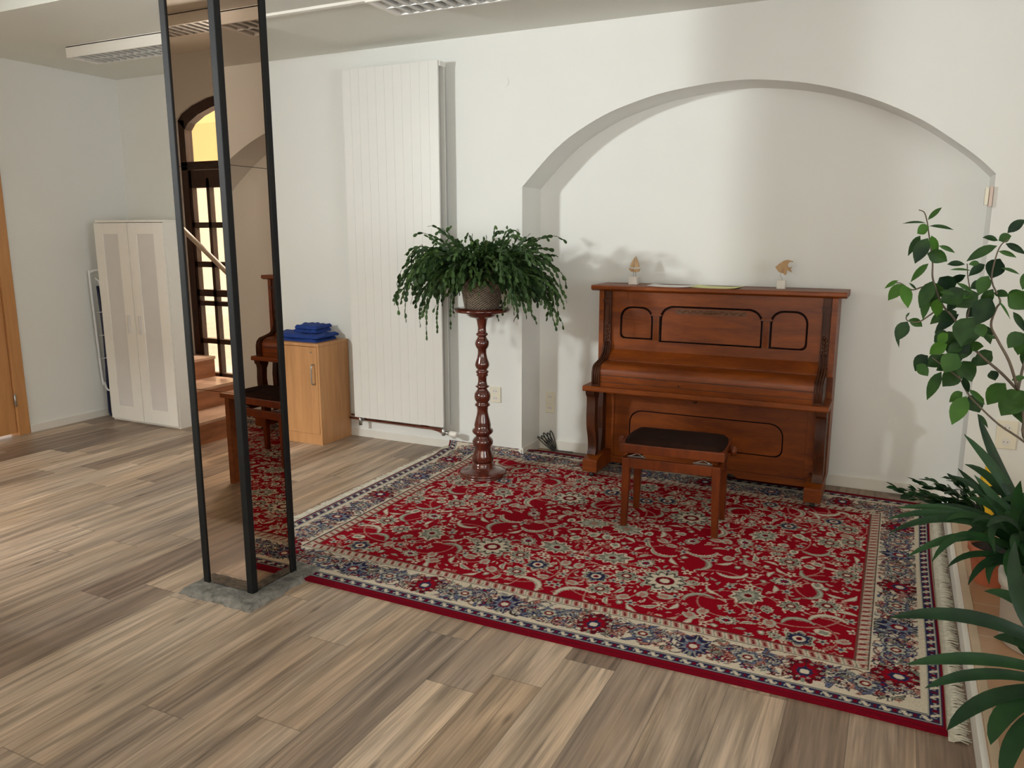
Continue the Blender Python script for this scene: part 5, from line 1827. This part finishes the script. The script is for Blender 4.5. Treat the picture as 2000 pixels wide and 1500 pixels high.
LD = [(375, 165, 465, 85, 30), (360, 185, 210, 190, 14), (385, 205, 540, 230, 22), (382, 210, 305, 255, 66), (375, 285, 290, 450, 88), (325, 268, 245, 400, 44), (398, 268, 428, 400, 52), (445, 335, 550, 380, 26), (370, 385, 500, 435, 84), (378, 450, 262, 570, 42), (500, 455, 615, 455, 34), (520, 490, 655, 496, 14), (180, 560, 92, 612, 28), (215, 585, 115, 690, 70), (215, 590, 245, 740, 72), (300, 620, 250, 575, 14),
      (450, 540, 535, 640, 110), (620, 525, 500, 590, 50), (405, 565, 320, 740, 86), (370, 640, 342, 815, 54), (385, 570, 430, 700, 100), (242, 828, 168, 955, 80), (165, 880, 186, 995, 22), (250, 815, 338, 860, 52), (255, 768, 228, 805, 12),
      (825, 335, 625, 435, 56), (830, 300, 730, 280, 34), (835, 300, 918, 270, 56), (880, 320, 1010, 390, 38), (835, 370, 950, 410, 28), (893, 250, 1010, 165, 56), (845, 418, 785, 548, 104), (745, 455, 640, 532, 52), (710, 448, 640, 455, 32), (850, 480, 970, 520, 20),
      (770, 530, 705, 655, 84), (420, 655, 376, 725, 60), (640, 650, 450, 700, 110), (705, 645, 560, 735, 110), (790, 675, 690, 850, 130), (720, 690, 700, 760, 80), (670, 645, 560, 575, 26), (450, 635, 560, 655, 30), (440, 680, 430, 795, 70),
      (575, 780, 418, 902, 66), (670, 800, 590, 990, 160), (575, 900, 500, 1030, 140), (640, 930, 540, 1090, 130), (505, 905, 440, 975, 64), (500, 975, 385, 1040, 76), (640, 1000, 738, 990, 60), (480, 1060, 368, 1120, 90), (375, 1050, 290, 1150, 96), (300, 1110, 375, 1182, 70), (462, 1155, 368, 1338, 70), (600, 1085, 660, 1220, 110), (600, 1140, 470, 1250, 110), (570, 1040, 480, 1160, 120), (600, 1190, 640, 1290, 40), (600, 1288, 513, 1352, 58), (625, 1315, 530, 1500, 100), (640, 1310, 710, 1420, 110), (640, 1270, 745, 1368, 34),
      (880, 1230, 760, 1370, 106), (1000, 1280, 850, 1440, 150), (1010, 1280, 990, 1490, 170), (700, 1430, 765, 1520, 26), (905, 645, 1020, 750, 120), (895, 700, 1010, 640, 90), (805, 640, 900, 665, 50), (835, 695, 910, 812, 16), (930, 765, 1010, 900, 40), (990, 900, 895, 1000, 90), (1010, 900, 960, 1045, 96), (740, 850, 782, 975, 54), (820, 940, 728, 915, 22), (700, 840, 735, 930, 70), (560, 960, 640, 1040, 90), (500, 1030, 540, 1120, 100), (920, 1210, 1010, 1190, 34), (1030, 500, 990, 620, 60), (1060, 1000, 990, 1110, 80)]
re_ = random.Random(31)
for _k in range(34):
    _x, _y = re_.uniform(440, 800), re_.uniform(560, 1160)
    _a = re_.uniform(0.6, 3.4)
    _l = re_.uniform(70, 140)
    LD.append((_x, _y, _x - _l * math.sin(_a) * 0.9, _y + abs(_l * math.cos(_a * 0.6)) + 10, _l * re_.uniform(0.35, 0.75)))
m = MB()
rl = random.Random(9)
for k, (bx0, by0, tx, ty, wd) in enumerate(LD):
    Yk = YD + rl.uniform(-0.10, 0.10)
    if k % 3 == 0:
        Yk -= 0.05
    if k >= len(LD) - 34:
        Yk += 0.10
    a, b = Z1(bx0, by0, Yk + rl.uniform(-0.02, .02)), Z1(tx, ty, Yk + rl.uniform(-0.03, .03))
    L = b - a
    ln = L.length
    hw = wd / 2 / 3.3333 * Yk / 1538 * 0.96
    # blade faces the camera, more or less
    cn = (CAM - a).normalized() + Vector((rl.uniform(-.35, .35), rl.uniform(-.3, .3), rl.uniform(-.1, .5)))
    droop = Vector((0, 0, -1)) * ln * 0.10
    ts = (0, 0.08, 0.2, 0.36, 0.52, 0.68, 0.82, 0.93, 1.0)
    ws = (0.06, 0.30, 0.72, 0.96, 1.0, 0.84, 0.55, 0.22, 0.02)
    pts = [a + L * t - droop * (4 * t * (1 - t)) * 0.6 for t in ts]
    yel = 0.0
    tone = rl.random() * 0.55
    if k in (3, 60, 43, 6, 12, 13, 14, 59, 48, 49):
        tone = 0.95
    m.blade(pts, [max(0.0006, hw * w_) for w_ in ws], cn, 0.22, tone)
m.build('foliage', M_LEAF, plD)

# yellow vase at the wall behind the plants
YVX, YVY = 0.525, 4.72
yv = MB().lathe(YVX, YVY, [(0.030, ZP), (0.034, ZP + 0.02), (0.045, ZP + 0.12), (0.052, ZP + 0.20), (0.046, ZP + 0.26), (0.030, ZP + 0.29), (0.034, ZP + 0.30), (0.026, ZP + 0.295), (0.0, ZP + 0.25)], 28, cap=False).build('vase', M_YELLOW, origin=(YVX, YVY, ZP))
tag(yv, 'yellow vase half hidden behind the clivia leaves by the wall', 'vase')

# drop the helper property again
for o in bpy.data.objects:
    if '_o' in o:
        del o['_o']
